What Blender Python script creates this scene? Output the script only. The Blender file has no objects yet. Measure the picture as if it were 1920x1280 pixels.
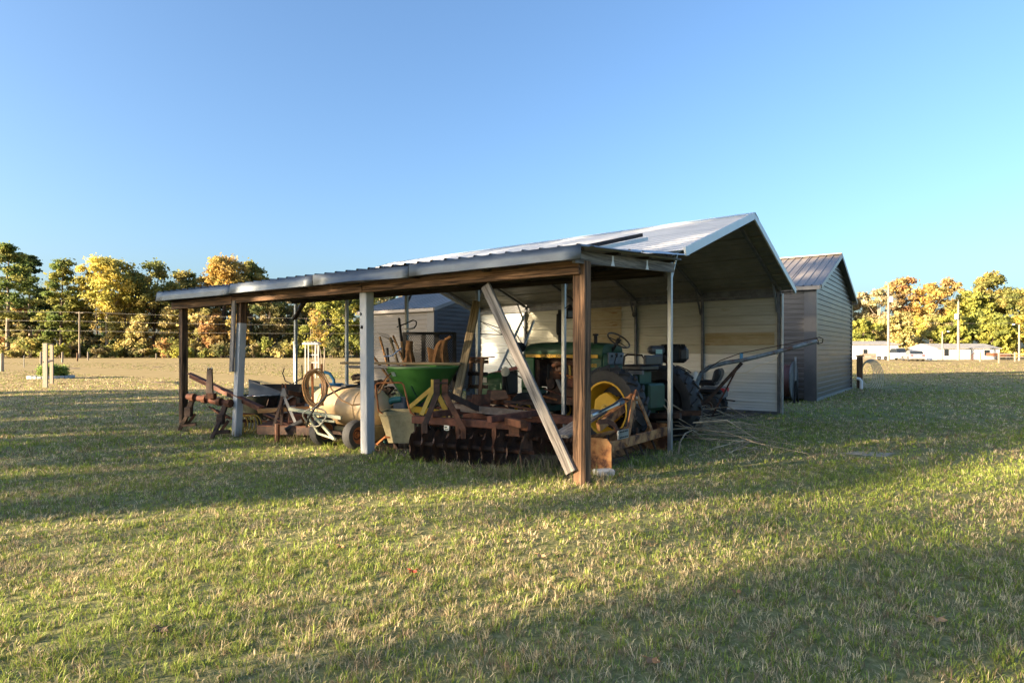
import bpy, math, random
import numpy as np
from mathutils import Vector, Matrix, noise as mnoise
R = math.radians
sc = bpy.context.scene
random.seed(7)
# ---------------------------------------------------------------- camera, sky, sun, exposure
F, CAMH, HOR = 1160.0, 1.5, 656.0            # focal length in photo pixels, eye height, horizon row
cam_data = bpy.data.cameras.new('camera'); cam = bpy.data.objects.new('camera', cam_data)
sc.collection.objects.link(cam); sc.camera = cam
cam.location = (0, 0, CAMH); cam.rotation_euler = (R(90), 0, 0)
cam_data.sensor_width = 36; cam_data.lens = 36 * F / 1920; cam_data.shift_y = (HOR - 640) / 1920
cam_data.clip_start = .05; cam_data.clip_end = 4000
SUN_EL, SUN_AZ = R(12), math.atan2(-.917, -.40)   # azimuth clockwise from +Y
w = bpy.data.worlds.new('World'); sc.world = w; w.use_nodes = True
nt = w.node_tree
sky = nt.nodes.new('ShaderNodeTexSky'); sky.sky_type = 'NISHITA'; sky.sun_disc = False
sky.sun_elevation = SUN_EL; sky.sun_rotation = SUN_AZ; sky.altitude = 0
sky.air_density = 1.0; sky.dust_density = 3.0; sky.ozone_density = 3.7
bg = nt.nodes['Background']; bg.inputs[1].default_value = .068
nt.links.new(sky.outputs[0], bg.inputs[0])
sl = bpy.data.lights.new('sun', 'SUN'); sl.energy = 5.0; sl.angle = R(.55); sl.color = (1, .80, .55)
sun = bpy.data.objects.new('sun', sl); sc.collection.objects.link(sun)
sd = Vector((math.sin(SUN_AZ) * math.cos(SUN_EL), math.cos(SUN_AZ) * math.cos(SUN_EL), math.sin(SUN_EL)))
sun.rotation_euler = sd.to_track_quat('Z', 'Y').to_euler(); sun.location = (-60, -30, 40)
sc.view_settings.view_transform = 'Standard'; sc.view_settings.look = 'None'
sc.view_settings.exposure = 2.6; sc.view_settings.gamma = 1
sc.view_settings.use_curve_mapping = False
sc.render.engine = 'CYCLES'
sc.cycles.max_bounces = 8; sc.cycles.diffuse_bounces = 4; sc.cycles.transparent_max_bounces = 12
sc.cycles.use_denoising = True

# ---------------------------------------------------------------- frames: w world, b building (u, v, z), l local to the thing
A = math.atan2(.811, .586); CU, SU = math.cos(A), math.sin(A); P0 = (.78, 6.905)
MB_ = Matrix.Translation((P0[0], P0[1], 0)) @ Matrix.Rotation(A, 4, 'Z')
def B(u, v, z=0): return MB_ @ Vector((u, v, z))
def PX(px, py, Y): return Vector(((px - 960) / F * Y, Y, CAMH + (HOR - py) / F * Y))   # pixel at a known depth
def PG(px, py): return PX(px, py, CAMH * F / (py - HOR))                               # pixel on the ground
def PU(px, py, u):                                                                     # pixel on the plane u = const
    k = (px - 960) / F
    v = (P0[0] + u * CU - k * (P0[1] + u * SU)) / (SU + k * CU)
    Y = P0[1] + u * SU + v * CU
    return Vector((u, v, CAMH + (HOR - py) / F * Y))

# ---------------------------------------------------------------- mesh kit
V = Vector
class M:
    def __init__(s): s.v = []; s.f = []; s.m = []
    def add(s, vs, fs):
        o = len(s.v); s.v += [tuple(p) for p in vs]; s.f += [tuple(i + o for i in f) for f in fs]; return s
    def box(s, c, d, rot=None):
        c = V(c); h = V(d) / 2; r = rot.to_matrix() if hasattr(rot, 'to_matrix') else (Matrix.Rotation(rot, 3, 'Z') if rot else Matrix.Identity(3))
        p = [c + r @ V((x * h.x, y * h.y, z * h.z)) for x in (-1, 1) for y in (-1, 1) for z in (-1, 1)]
        return s.add(p, [(0, 1, 3, 2), (4, 6, 7, 5), (0, 4, 5, 1), (2, 3, 7, 6), (0, 2, 6, 4), (1, 5, 7, 3)])
    def bar(s, a, b, w_, h_=None, up=(0, 0, 1)):
        a, b = V(a), V(b); d = (b - a).normalized(); up = V(up)
        if abs(d.dot(up)) > .98: up = V((0, 1, 0)) if abs(d.y) < .9 else V((1, 0, 0))
        x = d.cross(up).normalized(); y = x.cross(d); h_ = h_ or w_
        p = [q + x * i * w_ / 2 + y * j * h_ / 2 for q in (a, b) for i, j in ((-1, -1), (1, -1), (1, 1), (-1, 1))]
        return s.add(p, [(3, 2, 1, 0), (4, 5, 6, 7), (0, 1, 5, 4), (1, 2, 6, 5), (2, 3, 7, 6), (3, 0, 4, 7)])
    def tube(s, pts, r, n=8, cap=True):
        pts = [V(p) for p in pts]; k = len(pts); rr = r if isinstance(r, (list, tuple)) else [r] * k
        ring = []; up = None
        for i, p in enumerate(pts):
            d = (pts[min(i + 1, k - 1)] - pts[max(i - 1, 0)])
            d = d.normalized() if d.length > 1e-9 else V((0, 0, 1))
            if up is None: up = d.orthogonal().normalized()
            up = (up - d * up.dot(d)); up = up.normalized() if up.length > 1e-6 else d.orthogonal().normalized()
            y = d.cross(up)
            ring.append([p + (up * math.cos(t) + y * math.sin(t)) * rr[i] for t in (2 * math.pi * j / n for j in range(n))])
        vs = [q for g in ring for q in g]; fs = []
        for i in range(k - 1):
            for j in range(n): fs.append((i * n + j, i * n + (j + 1) % n, (i + 1) * n + (j + 1) % n, (i + 1) * n + j))
        if cap: fs += [tuple(range(n))[::-1], tuple(range((k - 1) * n, k * n))]
        return s.add(vs, fs)
    def cyl(s, a, b, r0, r1=None, n=14): return s.tube([a, b], [r0, r0 if r1 is None else r1], n)
    def lathe(s, prof, o=(0, 0, 0), ax=(0, 0, 1), n=24, closed=False):
        o, ax = V(o), V(ax).normalized(); x = ax.orthogonal().normalized(); y = ax.cross(x); k = len(prof)
        vs = [o + ax * h + (x * math.cos(t) + y * math.sin(t)) * r for r, h in prof for t in (2 * math.pi * j / n for j in range(n))]
        fs = []
        for i in range(k if closed else k - 1):
            i2 = (i + 1) % k
            for j in range(n): fs.append((i * n + j, i * n + (j + 1) % n, i2 * n + (j + 1) % n, i2 * n + j))
        return s.add(vs, fs)
    def prism(s, poly, o, ex, ey, t):
        o, ex, ey = V(o), V(ex), V(ey); nz = ex.cross(ey).normalized() * t; k = len(poly)
        p = [o + ex * a + ey * b for a, b in poly]; vs = [q - nz / 2 for q in p] + [q + nz / 2 for q in p]
        fs = [tuple(range(k))[::-1], tuple(range(k, 2 * k))] + [(i, (i + 1) % k, (i + 1) % k + k, i + k) for i in range(k)]
        return s.add(vs, fs)
    def ball(s, c, r, n=12, sq=(1, 1, 1)):
        prof = [(math.sin(math.pi * i / 8), -math.cos(math.pi * i / 8)) for i in range(9)]
        c = V(c); o = len(s.v); s.lathe(prof, (0, 0, 0), (0, 0, 1), n)
        for i in range(o, len(s.v)):
            q = s.v[i]; s.v[i] = (c.x + q[0] * r * sq[0], c.y + q[1] * r * sq[1], c.z + q[2] * r * sq[2])
        return s
    def torus(s, c, ax, Rr, r, n=28, k=8, sq=(1, 1)):
        return s.lathe([(Rr + r * math.cos(t), r * math.sin(t)) for t in (2 * math.pi * i / k for i in range(k))], c, ax, n, True)
    def ribbed(s, lo, hi, o, dl, dw, nrm, Wd, pitch=.2286, h=.02, minor=True, wave=0):
        """ribbed sheet: ribs run along dl from lo(w) to hi(w), profile steps across dw, raised along nrm"""
        prof = []; x = 0
        while x < Wd - 1e-4:
            for dx, z in ((0, 0), (.012, h), (.042, h), (.054, 0)) + (((.105, 0), (.112, h * .22), (.125, h * .22), (.132, 0), (.165, 0), (.172, h * .22), (.185, h * .22), (.192, 0)) if minor else ()):
                q = dx * pitch / .2286
                if x + q <= Wd: prof.append((x + q, z))
            x += pitch
        if wave:
            prof = [(k * wave + f * wave, z) for k in range(int(Wd / wave) + 1) for f, z in ((0, 0), (.42, 0), (.5, h), (.92, h)) if (k + f) * wave < Wd - .002]
        prof.append((Wd, 0)); o, dl, dw, nrm = V(o), V(dl), V(dw), V(nrm); vs = []; fs = []
        for i, (x, z) in enumerate(prof):
            a, b = lo(x), hi(x); vs += [o + dl * a + dw * x + nrm * z, o + dl * max(a, b) + dw * x + nrm * z]
            if i: fs.append((2 * i - 2, 2 * i - 1, 2 * i + 1, 2 * i))
        return s.add(vs, fs)
    def build(s, name, mat, parent=None, frame='l', bevel=0, smooth=None, solid=0):
        me = bpy.data.meshes.new(name)
        if parent is not None and frame != 'l':
            T = FR[root_of(parent)].inverted() @ (MB_ if frame == 'b' else Matrix.Identity(4))
            vs = [tuple(T @ V(p)) for p in s.v]
        else: vs = s.v
        me.from_pydata(vs, [], s.f)
        for mm in (mat if isinstance(mat, list) else [mat]): me.materials.append(mm)
        o = bpy.data.objects.new(name, me); sc.collection.objects.link(o)
        if parent is not None: o.parent = parent
        if smooth:
            for p in me.polygons: p.use_smooth = True
            me.set_sharp_from_angle(angle=R(smooth))
        if bevel:
            b = o.modifiers.new('b', 'BEVEL'); b.width = bevel; b.segments = 1; b.limit_method = 'ANGLE'
        if solid:
            b = o.modifiers.new('s', 'SOLIDIFY'); b.thickness = solid; b.offset = -1
        return o
FR = {}
def board(a, b, w_, h_, m_, name, parent, frame='w', up=(0, 0, 1), bevel=.004):
    """a squared board with its grain along its own length: built along local z, then set in place"""
    T = FR[root_of(parent)].inverted() @ (MB_ if frame == 'b' else Matrix.Identity(4)); a, b = T @ V(a), T @ V(b)
    z = (b - a).normalized(); x = z.cross(T.to_3x3() @ V(up)).normalized(); y = z.cross(x); L_ = (b - a).length
    o = M().box((0, 0, L_ / 2), (w_, h_, L_)).build(name, m_, parent, bevel=bevel)
    o.matrix_local = Matrix.Translation(a) @ Matrix((x, y, z)).transposed().to_4x4(); return o
def root_of(o):
    while o.parent: o = o.parent
    return o
def tag(o, label=None, cat=None, group=None, kind=None):
    for k, x in (('label', label), ('category', cat), ('group', group), ('kind', kind)):
        if x: o[k] = x
    return o
def thing(name, label, cat, loc=(0, 0, 0), rz=0, group=None):
    o = bpy.data.objects.new(name, None); sc.collection.objects.link(o); o.empty_display_size = .2
    o.location = loc; o.rotation_euler = (0, 0, rz)
    FR[o] = Matrix.Translation(V(loc)) @ Matrix.Rotation(rz, 4, 'Z')
    return tag(o, label, cat, group)
def bthing(name, label, cat, u, v, group=None, z=0): return thing(name, label, cat, B(u, v, z), A, group)
def link_copy(o, parent, loc=None, rot=None, scale=None):
    c = o.copy(); sc.collection.objects.link(c); c.parent = parent
    if loc is not None: c.location = loc
    if rot is not None: c.rotation_euler = rot
    if scale is not None: c.scale = scale
    return c
def copy_tree(o, parent=None):
    c = o.copy(); sc.collection.objects.link(c); c.parent = parent
    if o in FR: FR[c] = FR[o].copy()
    for ch in list(o.children): copy_tree(ch, c)
    return c
def text_mesh(txt, size, mat, parent, Mx, ext=.002, name='lettering', sx=1):
    cu = bpy.data.curves.new('t', 'FONT'); cu.body = txt; cu.size = size; cu.extrude = ext; cu.align_x = 'CENTER'; cu.align_y = 'CENTER'
    o = bpy.data.objects.new('t', cu); sc.collection.objects.link(o)
    me = bpy.data.meshes.new_from_object(o.evaluated_get(bpy.context.evaluated_depsgraph_get()))
    bpy.data.objects.remove(o); me.transform(Mx @ Matrix.Diagonal((sx, 1, 1, 1))); me.materials.clear(); me.materials.append(mat)
    t = bpy.data.objects.new(name, me); sc.collection.objects.link(t); t.parent = parent
    return t

# ---------------------------------------------------------------- materials
def mat(name, c1, c2=None, c3=None, scale=4, rough=.65, metal=0, st=(1, 1, 1), bump=0, bscale=60, lo=.38, hi=.64, var=.0, spec=.5, bst=None, rvar=.12, detail=7, distort=0.0):
    m = bpy.data.materials.new(name); m.use_nodes = True; n = m.node_tree; N, L = n.nodes, n.links
    p = N['Principled BSDF']; p.inputs['Roughness'].default_value = rough; p.inputs['Metallic'].default_value = metal
    p.inputs['Specular IOR Level'].default_value = spec
    col = None
    tc = N.new('ShaderNodeTexCoord'); mp = N.new('ShaderNodeMapping'); mp.inputs['Scale'].default_value = st
    L.new(tc.outputs['Object'], mp.inputs['Vector'])
    oi = N.new('ShaderNodeObjectInfo')
    ad = N.new('ShaderNodeVectorMath'); ad.operation = 'ADD'; sc_ = N.new('ShaderNodeVectorMath'); sc_.operation = 'SCALE'; sc_.inputs[0].default_value = (13.1, 7.7, 5.3)
    L.new(oi.outputs['Random'], sc_.inputs['Scale']); L.new(mp.outputs[0], ad.inputs[0]); L.new(sc_.outputs[0], ad.inputs[1])
    if c2:
        ns = N.new('ShaderNodeTexNoise'); ns.inputs['Scale'].default_value = scale; ns.inputs['Detail'].default_value = detail; ns.inputs['Roughness'].default_value = .62
        ns.inputs['Distortion'].default_value = distort
        L.new(ad.outputs[0], ns.inputs['Vector'])
        cr = N.new('ShaderNodeValToRGB'); e = cr.color_ramp.elements
        e[0].position, e[1].position = lo, hi; e[0].color, e[1].color = (*c1, 1), (*c2, 1)
        if c3: x = e.new(min(.97, hi + .12)); x.color = (*c3, 1)
        L.new(ns.outputs[0], cr.inputs[0]); col = cr.outputs[0]
        if rvar:
            mr = N.new('ShaderNodeMapRange'); mr.inputs[3].default_value = rough - rvar; mr.inputs[4].default_value = min(1, rough + rvar)
            L.new(ns.outputs[0], mr.inputs[0]); L.new(mr.outputs[0], p.inputs['Roughness'])
    else:
        rg = N.new('ShaderNodeRGB'); rg.outputs[0].default_value = (*c1, 1); col = rg.outputs[0]
    if var:
        hs = N.new('ShaderNodeHueSaturation'); mr = N.new('ShaderNodeMapRange'); mr.inputs[3].default_value = 1 - var; mr.inputs[4].default_value = 1 + var
        L.new(oi.outputs['Random'], mr.inputs[0]); L.new(mr.outputs[0], hs.inputs['Value']); L.new(col, hs.inputs['Color']); col = hs.outputs[0]
    L.new(col, p.inputs['Base Color'])
    if bump:
        nb = N.new('ShaderNodeTexNoise'); nb.inputs['Scale'].default_value = bscale; nb.inputs['Detail'].default_value = 4
        L.new(ad.outputs[0], nb.inputs['Vector']); bp = N.new('ShaderNodeBump'); bp.inputs['Strength'].default_value = bump; bp.inputs['Distance'].default_value = .01
        L.new(nb.outputs[0], bp.inputs['Height']); L.new(bp.outputs[0], p.inputs['Normal'])
    return m
def woodm(name, ax, c1, c2, c3=None, var=.15, rough=.8):
    st = [12, 12, 12]; st[ax] = .5
    return mat(name, c1, c2, c3, scale=2.6, st=tuple(st), rough=rough, bump=.5, bscale=9, lo=.40, hi=.60, var=var, spec=.25, distort=.8)
WD = dict(c1=(.030, .017, .010), c2=(.215, .120, .064), c3=(.34, .215, .13))
wood = [woodm('brown_wood_' + 'xyz'[i], i, **WD) for i in range(3)]
wgrey = [woodm('weathered_wood_' + 'xyz'[i], i, (.10, .085, .072), (.30, .265, .23), (.40, .36, .31)) for i in range(3)]
wpale = [woodm('pale_wood_' + 'xyz'[i], i, (.14, .10, .055), (.33, .25, .145), (.42, .335, .21)) for i in range(3)]
wdark = [woodm('dark_wood_' + 'xyz'[i], i, (.020, .016, .013), (.075, .055, .042), (.11, .085, .066)) for i in range(3)]
wwhite = mat('white_painted_wood', (.47, .465, .45), (.39, .38, .37), (.24, .215, .185), scale=5, st=(3, 3, .6), rough=.6, bump=.25, bscale=30, lo=.42, hi=.66)
handle = [woodm('tool_handle_' + 'xyz'[i], i, (.22, .10, .035), (.44, .24, .095), (.5, .3, .14), var=.25) for i in range(3)]
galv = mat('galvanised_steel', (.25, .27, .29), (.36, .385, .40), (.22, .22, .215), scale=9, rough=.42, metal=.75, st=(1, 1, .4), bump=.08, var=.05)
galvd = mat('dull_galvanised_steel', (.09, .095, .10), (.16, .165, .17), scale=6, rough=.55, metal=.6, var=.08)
tin = mat('white_tin', (.52, .53, .50), (.62, .63, .60), (.45, .455, .42), scale=2.2, st=(1, .25, 2.2), rough=.42, metal=.25, var=.05, lo=.3, hi=.6)
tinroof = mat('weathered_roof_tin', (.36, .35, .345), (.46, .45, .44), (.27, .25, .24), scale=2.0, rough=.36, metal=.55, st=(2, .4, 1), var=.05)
tinold = mat('old_grey_tin', (.16, .165, .165), (.26, .265, .265), (.19, .145, .11), scale=3.2, rough=.5, metal=.55, st=(.6, 2, 1), var=.1, bump=.15, bscale=6)
fasc = mat('grey_flashing', (.095, .108, .12), (.145, .162, .175), (.12, .118, .11), scale=2.6, rough=.46, metal=.6, st=(1, 1, 3), bump=.5, bscale=3, var=.12)
trimw = mat('white_trim', (.48, .51, .50), (.56, .58, .57), scale=3, rough=.4, metal=.15)
pewter = mat('pewter_siding', (.082, .076, .074), (.112, .104, .10), scale=2, st=(.5, .5, 2), rough=.36, metal=.35, var=.05)
pewtrim = mat('pewter_trim', (.07, .07, .074), (.09, .09, .094), scale=2, rough=.36, metal=.35)
bronze = mat('taupe_metal_roof', (.20, .175, .155), (.26, .23, .205), scale=1.2, rough=.4, metal=.35, var=.06)
stain = mat('stained_tin', (.27, .20, .085), (.34, .28, .15), (.22, .12, .035), scale=3.2, st=(1, .5, 2), rough=.5, metal=.1, lo=.35, hi=.55)
rust = mat('rust', (.045, .022, .014), (.15, .062, .032), (.24, .10, .045), scale=7, rough=.82, bump=.35, var=.22, spec=.25)
rustd = mat('dark_rust', (.022, .014, .011), (.075, .042, .028), (.14, .072, .04), scale=8, rough=.75, bump=.4, var=.25, spec=.3)
rustr = mat('rust_red_paint', (.055, .022, .014), (.165, .060, .034), (.24, .105, .06), scale=6, rough=.75, bump=.3, var=.12, spec=.3)
rusto = mat('rusty_orange_paint', (.075, .028, .014), (.34, .15, .055), (.46, .24, .09), scale=5.5, rough=.72, bump=.5, bscale=30, lo=.40, hi=.52, spec=.3)
rustb = mat('bright_rust', (.20, .07, .025), (.40, .15, .05), scale=8, rough=.8, bump=.3, spec=.25)
green = mat('green_tractor_paint', (.018, .10, .028), (.030, .15, .04), (.05, .075, .03), scale=4, rough=.42, lo=.3, hi=.66)
greend = mat('dark_green_paint', (.012, .04, .022), (.02, .07, .034), (.05, .05, .035), scale=6, rough=.5, lo=.3, hi=.66, var=.1)
greenh = mat('hopper_green', (.032, .115, .020), (.045, .155, .028), (.07, .13, .04), scale=3.5, rough=.45, lo=.3, hi=.68)
teal = mat('teal_plastic', (.025, .13, .12), (.04, .20, .18), scale=6, rough=.5)
yellow = mat('yellow_paint', (.46, .255, .012), (.55, .32, .02), (.30, .16, .025), scale=5, rough=.45, lo=.3, hi=.68)
yellowd = mat('faded_yellow_paint', (.40, .24, .03), (.56, .36, .06), (.25, .13, .05), scale=6, rough=.6, lo=.35, hi=.62)
rubber = mat('tyre_rubber', (.014, .014, .015), (.035, .034, .032), (.075, .066, .055), scale=7, rough=.75, bump=.15, lo=.35, hi=.68)
black = mat('black_metal', (.008, .008, .009), (.02, .019, .018), scale=7, rough=.6, var=.15, spec=.25)
blackp = mat('black_plastic', (.014, .014, .016), (.026, .026, .028), scale=9, rough=.38)
steel = mat('bare_steel', (.40, .41, .42), (.55, .55, .55), scale=7, rough=.3, metal=.9)
greym = mat('grey_paint', (.12, .12, .12), (.185, .183, .178), (.13, .095, .065), scale=6, rough=.55, var=.15)
tankm = mat('aged_poly_tank', (.60, .40, .20), (.66, .48, .27), (.45, .24, .075), scale=1.6, st=(1, .5, 1.6), rough=.42, lo=.36, hi=.62)
tankend = mat('white_poly', (.76, .72, .64), (.66, .58, .46), scale=3, rough=.42)
hosem = mat('orange_hose', (.42, .20, .065), (.55, .30, .12), scale=9, rough=.5, var=.15)
hosek = mat('black_hose', (.015, .014, .013), rough=.45)
hosec = mat('cream_hose', (.50, .43, .30), (.60, .53, .38), scale=9, rough=.55)
mintm = mat('pale_mint_paint', (.30, .315, .21), (.38, .37, .245), (.25, .16, .075), scale=10, rough=.6, lo=.4, hi=.66)
lichen = mat('mossy_tan_metal', (.24, .20, .10), (.35, .29, .155), (.14, .16, .08), scale=9, rough=.85, bump=.4, lo=.4, hi=.6)
concrete = mat('concrete', (.34, .33, .31), (.46, .45, .42), scale=8, rough=.9, bump=.3)
leather = mat('brown_suede', (.095, .047, .02), (.19, .097, .04), (.25, .14, .066), scale=14, rough=.9, bump=.4, var=.12, spec=.2)
bluep = mat('blue_plastic', (.035, .17, .30), (.055, .22, .37), scale=5, rough=.4)
bluesteel = mat('flaking_blue_paint', (.16, .21, .25), (.11, .15, .18), (.085, .045, .03), scale=7, rough=.5, metal=.1, st=(1, 1, 1), lo=.40, hi=.50)
redp = mat('red_paint', (.40, .02, .025), (.5, .035, .035), scale=5, rough=.4)
maroon = mat('maroon_paint', (.16, .018, .03), (.22, .03, .045), scale=5, rough=.45)
whitep = mat('white_paint', (.78, .78, .77), (.70, .70, .69), scale=4, rough=.5)
creamp = mat('cream_card', (.72, .68, .55), rough=.7)
firew = mat('split_firewood', (.10, .055, .03), (.30, .18, .10), (.40, .27, .16), scale=9, rough=.9, bump=.4, var=.35)
barkm = mat('tree_bark', (.055, .042, .033), (.15, .115, .09), scale=5, st=(3, 3, .6), rough=.9, bump=.5, bscale=10, var=.25, spec=.2)
barkp = mat('pale_bark', (.19, .155, .12), (.34, .285, .22), scale=4, st=(3, 3, .5), rough=.9, var=.15, spec=.2)
poleg = mat('weathered_pole', (.20, .165, .125), (.29, .245, .19), scale=3, st=(6, 6, .4), rough=.85, var=.12, spec=.2)
stickm = mat('dry_branch', (.26, .195, .125), (.50, .40, .27), scale=6, rough=.9, var=.35, spec=.2)
glassd = mat('dark_glass', (.02, .025, .03), rough=.08)
ymat = mat('yellow_decal', (.75, .48, .03), rough=.4)
inkm = mat('black_ink', (.015, .018, .012), rough=.5)
# ---------------------------------------------------------------- ground
rng = np.random.default_rng(3)
def vnoise(x, y, s, seed=0):
    x = np.asarray(x) * s + seed * 17.3; y = np.asarray(y) * s + seed * 9.1
    xi, yi = np.floor(x), np.floor(y); fx, fy = x - xi, y - yi; fx = fx * fx * (3 - 2 * fx); fy = fy * fy * (3 - 2 * fy)
    def h(a, b):
        t = np.sin(a * 127.1 + b * 311.7 + seed * 74.7) * 43758.5453; return t - np.floor(t)
    return (h(xi, yi) * (1 - fx) + h(xi + 1, yi) * fx) * (1 - fy) + (h(xi, yi + 1) * (1 - fx) + h(xi + 1, yi + 1) * fx) * fy
def ground_material():
    m = bpy.data.materials.new('lawn'); m.use_nodes = True; n = m.node_tree; N, L = n.nodes, n.links; p = N['Principled BSDF']
    p.inputs['Roughness'].default_value = .95; p.inputs['Specular IOR Level'].default_value = .1
    tc = N.new('ShaderNodeTexCoord')
    def noise(s, d, st=(1, 1, 1)):
        mp = N.new('ShaderNodeMapping'); mp.inputs['Scale'].default_value = st; L.new(tc.outputs['Object'], mp.inputs[0])
        t = N.new('ShaderNodeTexNoise'); t.inputs['Scale'].default_value = s; t.inputs['Detail'].default_value = d; t.inputs['Roughness'].default_value = .65; L.new(mp.outputs[0], t.inputs['Vector']); return t.outputs[0]
    def ramp(f, stops):
        r = N.new('ShaderNodeValToRGB'); e = r.color_ramp.elements
        e[0].position, e[0].color = stops[0][0], (*stops[0][1], 1); e[1].position, e[1].color = stops[-1][0], (*stops[-1][1], 1)
        for q, c in stops[1:-1]: x = e.new(q); x.color = (*c, 1)
        L.new(f, r.inputs[0]); return r.outputs[0]
    def mix(f, a, b):
        x = N.new('ShaderNodeMix'); x.data_type = 'RGBA'; L.new(f, x.inputs[0]); L.new(a, x.inputs[6]); L.new(b, x.inputs[7]); return x.outputs[2]
    near = ramp(noise(26, 8), [(.3, (.12, .115, .05)), (.5, (.20, .20, .078)), (.7, (.34, .29, .15))])
    far = ramp(noise(.7, 9, (1, 2.5, 1)), [(.3, (.23, .17, .075)), (.5, (.30, .228, .105)), (.72, (.355, .28, .14))])
    # the mown yard is greener round the sheds, the hay field beyond is dry
    sx = N.new('ShaderNodeSeparateXYZ'); L.new(tc.outputs['Object'], sx.inputs[0])
    a = N.new('ShaderNodeMath'); a.operation = 'MULTIPLY_ADD'; a.inputs[1].default_value = -.42; L.new(sx.outputs[0], a.inputs[0]); L.new(sx.outputs[1], a.inputs[2])
    b = N.new('ShaderNodeMath'); b.operation = 'MULTIPLY_ADD'; b.inputs[1].default_value = 9; L.new(noise(.16, 5), b.inputs[0]); L.new(a.outputs[0], b.inputs[2])
    mr = N.new('ShaderNodeMapRange'); mr.inputs[1].default_value = 17; mr.inputs[2].default_value = 31; L.new(b.outputs[0], mr.inputs[0])
    L.new(mix(mr.outputs[0], near, far), p.inputs['Base Color'])
    bp = N.new('ShaderNodeBump'); bp.inputs['Strength'].default_value = .8; bp.inputs['Distance'].default_value = .04; L.new(noise(18, 8), bp.inputs['Height']); L.new(bp.outputs[0], p.inputs['Normal'])
    return m
def dryness(x, y):
    """0 green .. 1 straw, patchy; the same field for ground cover everywhere"""
    s = y - .42 * x + 9 * vnoise(x, y, .16, 4)
    far = np.clip((s - 17) / 14, 0, 1)
    p = .50 * vnoise(x, y, .55, 1) + .32 * vnoise(x, y, 1.7, 2) + .18 * vnoise(x, y, 5, 3)
    p = p + .10 * np.clip((x - .5) / 3, -.6, 1) * np.clip((8 - y) / 3, 0, 1)
    return np.clip(np.clip((p - .30) / .34, 0, 1) * .85 + far, 0, 1)
g = M(); n_ = 72
g.add([(0, 0, 0)] + [(2500 * math.cos(2 * math.pi * i / n_), 2500 * math.sin(2 * math.pi * i / n_), 0) for i in range(n_)], [(0, i + 1, (i + 1) % n_ + 1) for i in range(n_)])
tag(g.build('lawn', ground_material()), 'wide mown lawn and dry field running to the tree line', 'lawn', kind='structure')
soil = mat('bare_soil', (.12, .088, .06), (.23, .175, .125), (.31, .25, .175), scale=3.2, rough=.95, bump=.8, bscale=20, spec=.1)
def patch(name, pts, m, label, cat, z=.006):
    q = M(); q.add([(x, y, z) for x, y in pts], [tuple(range(len(pts)))]); return tag(q.build(name, m), label, cat, kind='structure')
rim = []
for u, v in [(.25, .1), (1.2, .25), (2.4, .3), (4.5, .55), (7, .6), (9.3, .35), (9.3, 4), (9.2, 9), (6, 9.2), (3, 9), (1.2, 8.7), (.5, 7.6), (.35, 6), (.5, 4.6), (.15, 3.4), (.1, 2.2), (.0, 1.2)]:
    b = B(u + random.uniform(-.1, .1), v + random.uniform(-.1, .1)); rim.append((b.x, b.y))
patch('bare_ground', rim, soil, 'bare trodden soil under the carport and lean-to', 'soil')
c_ = PG(1632, 851); paled = mat('pale_dirt', (.26, .22, .14), (.40, .34, .24), scale=9, rough=.95, bump=.6)
patch('dirt_patch', [(c_.x + .34 * math.cos(a) * (1 + .25 * math.sin(3 * a) + .15 * math.sin(8 * a)), c_.y + .2 * math.sin(a) * (1 + .2 * math.sin(4 * a + 1))) for a in (2 * math.pi * k / 22 for k in range(22))], paled, 'small pale bare dirt patch in the lawn right of the brush pile', 'dirt patch', .005)
def grass_material(name, tl=.35):
    m = bpy.data.materials.new(name); m.use_nodes = True; n = m.node_tree; N, L = n.nodes, n.links; p = N['Principled BSDF']
    at = N.new('ShaderNodeAttribute'); at.attribute_name = 'col'; L.new(at.outputs['Color'], p.inputs['Base Color'])
    p.inputs['Roughness'].default_value = .7; p.inputs['Specular IOR Level'].default_value = .25
    tr = N.new('ShaderNodeBsdfTranslucent'); L.new(at.outputs['Color'], tr.inputs['Color'])
    mx = N.new('ShaderNodeMixShader'); mx.inputs[0].default_value = tl; L.new(p.outputs[0], mx.inputs[1]); L.new(tr.outputs[0], mx.inputs[2]); L.new(mx.outputs[0], N['Material Output'].inputs[0])
    return m
grassm = grass_material('grass_blades'); leafm = grass_material('leaves', .5)
def mesh_np(name, verts, faces_flat, starts, cols, m):
    me = bpy.data.meshes.new(name); me.vertices.add(len(verts)); me.vertices.foreach_set('co', verts.astype(np.float32).ravel())
    me.loops.add(len(faces_flat)); me.loops.foreach_set('vertex_index', faces_flat.astype(np.int32).ravel())
    me.polygons.add(len(starts)); me.polygons.foreach_set('loop_start', starts.astype(np.int32))
    me.update(calc_edges=True); at = me.attributes.new('col', 'FLOAT_COLOR', 'POINT')
    at.data.foreach_set('color', np.c_[cols, np.ones(len(cols))].astype(np.float32).ravel()); me.materials.append(m); me.validate()
    o = bpy.data.objects.new(name, me); sc.collection.objects.link(o); return o
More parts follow.
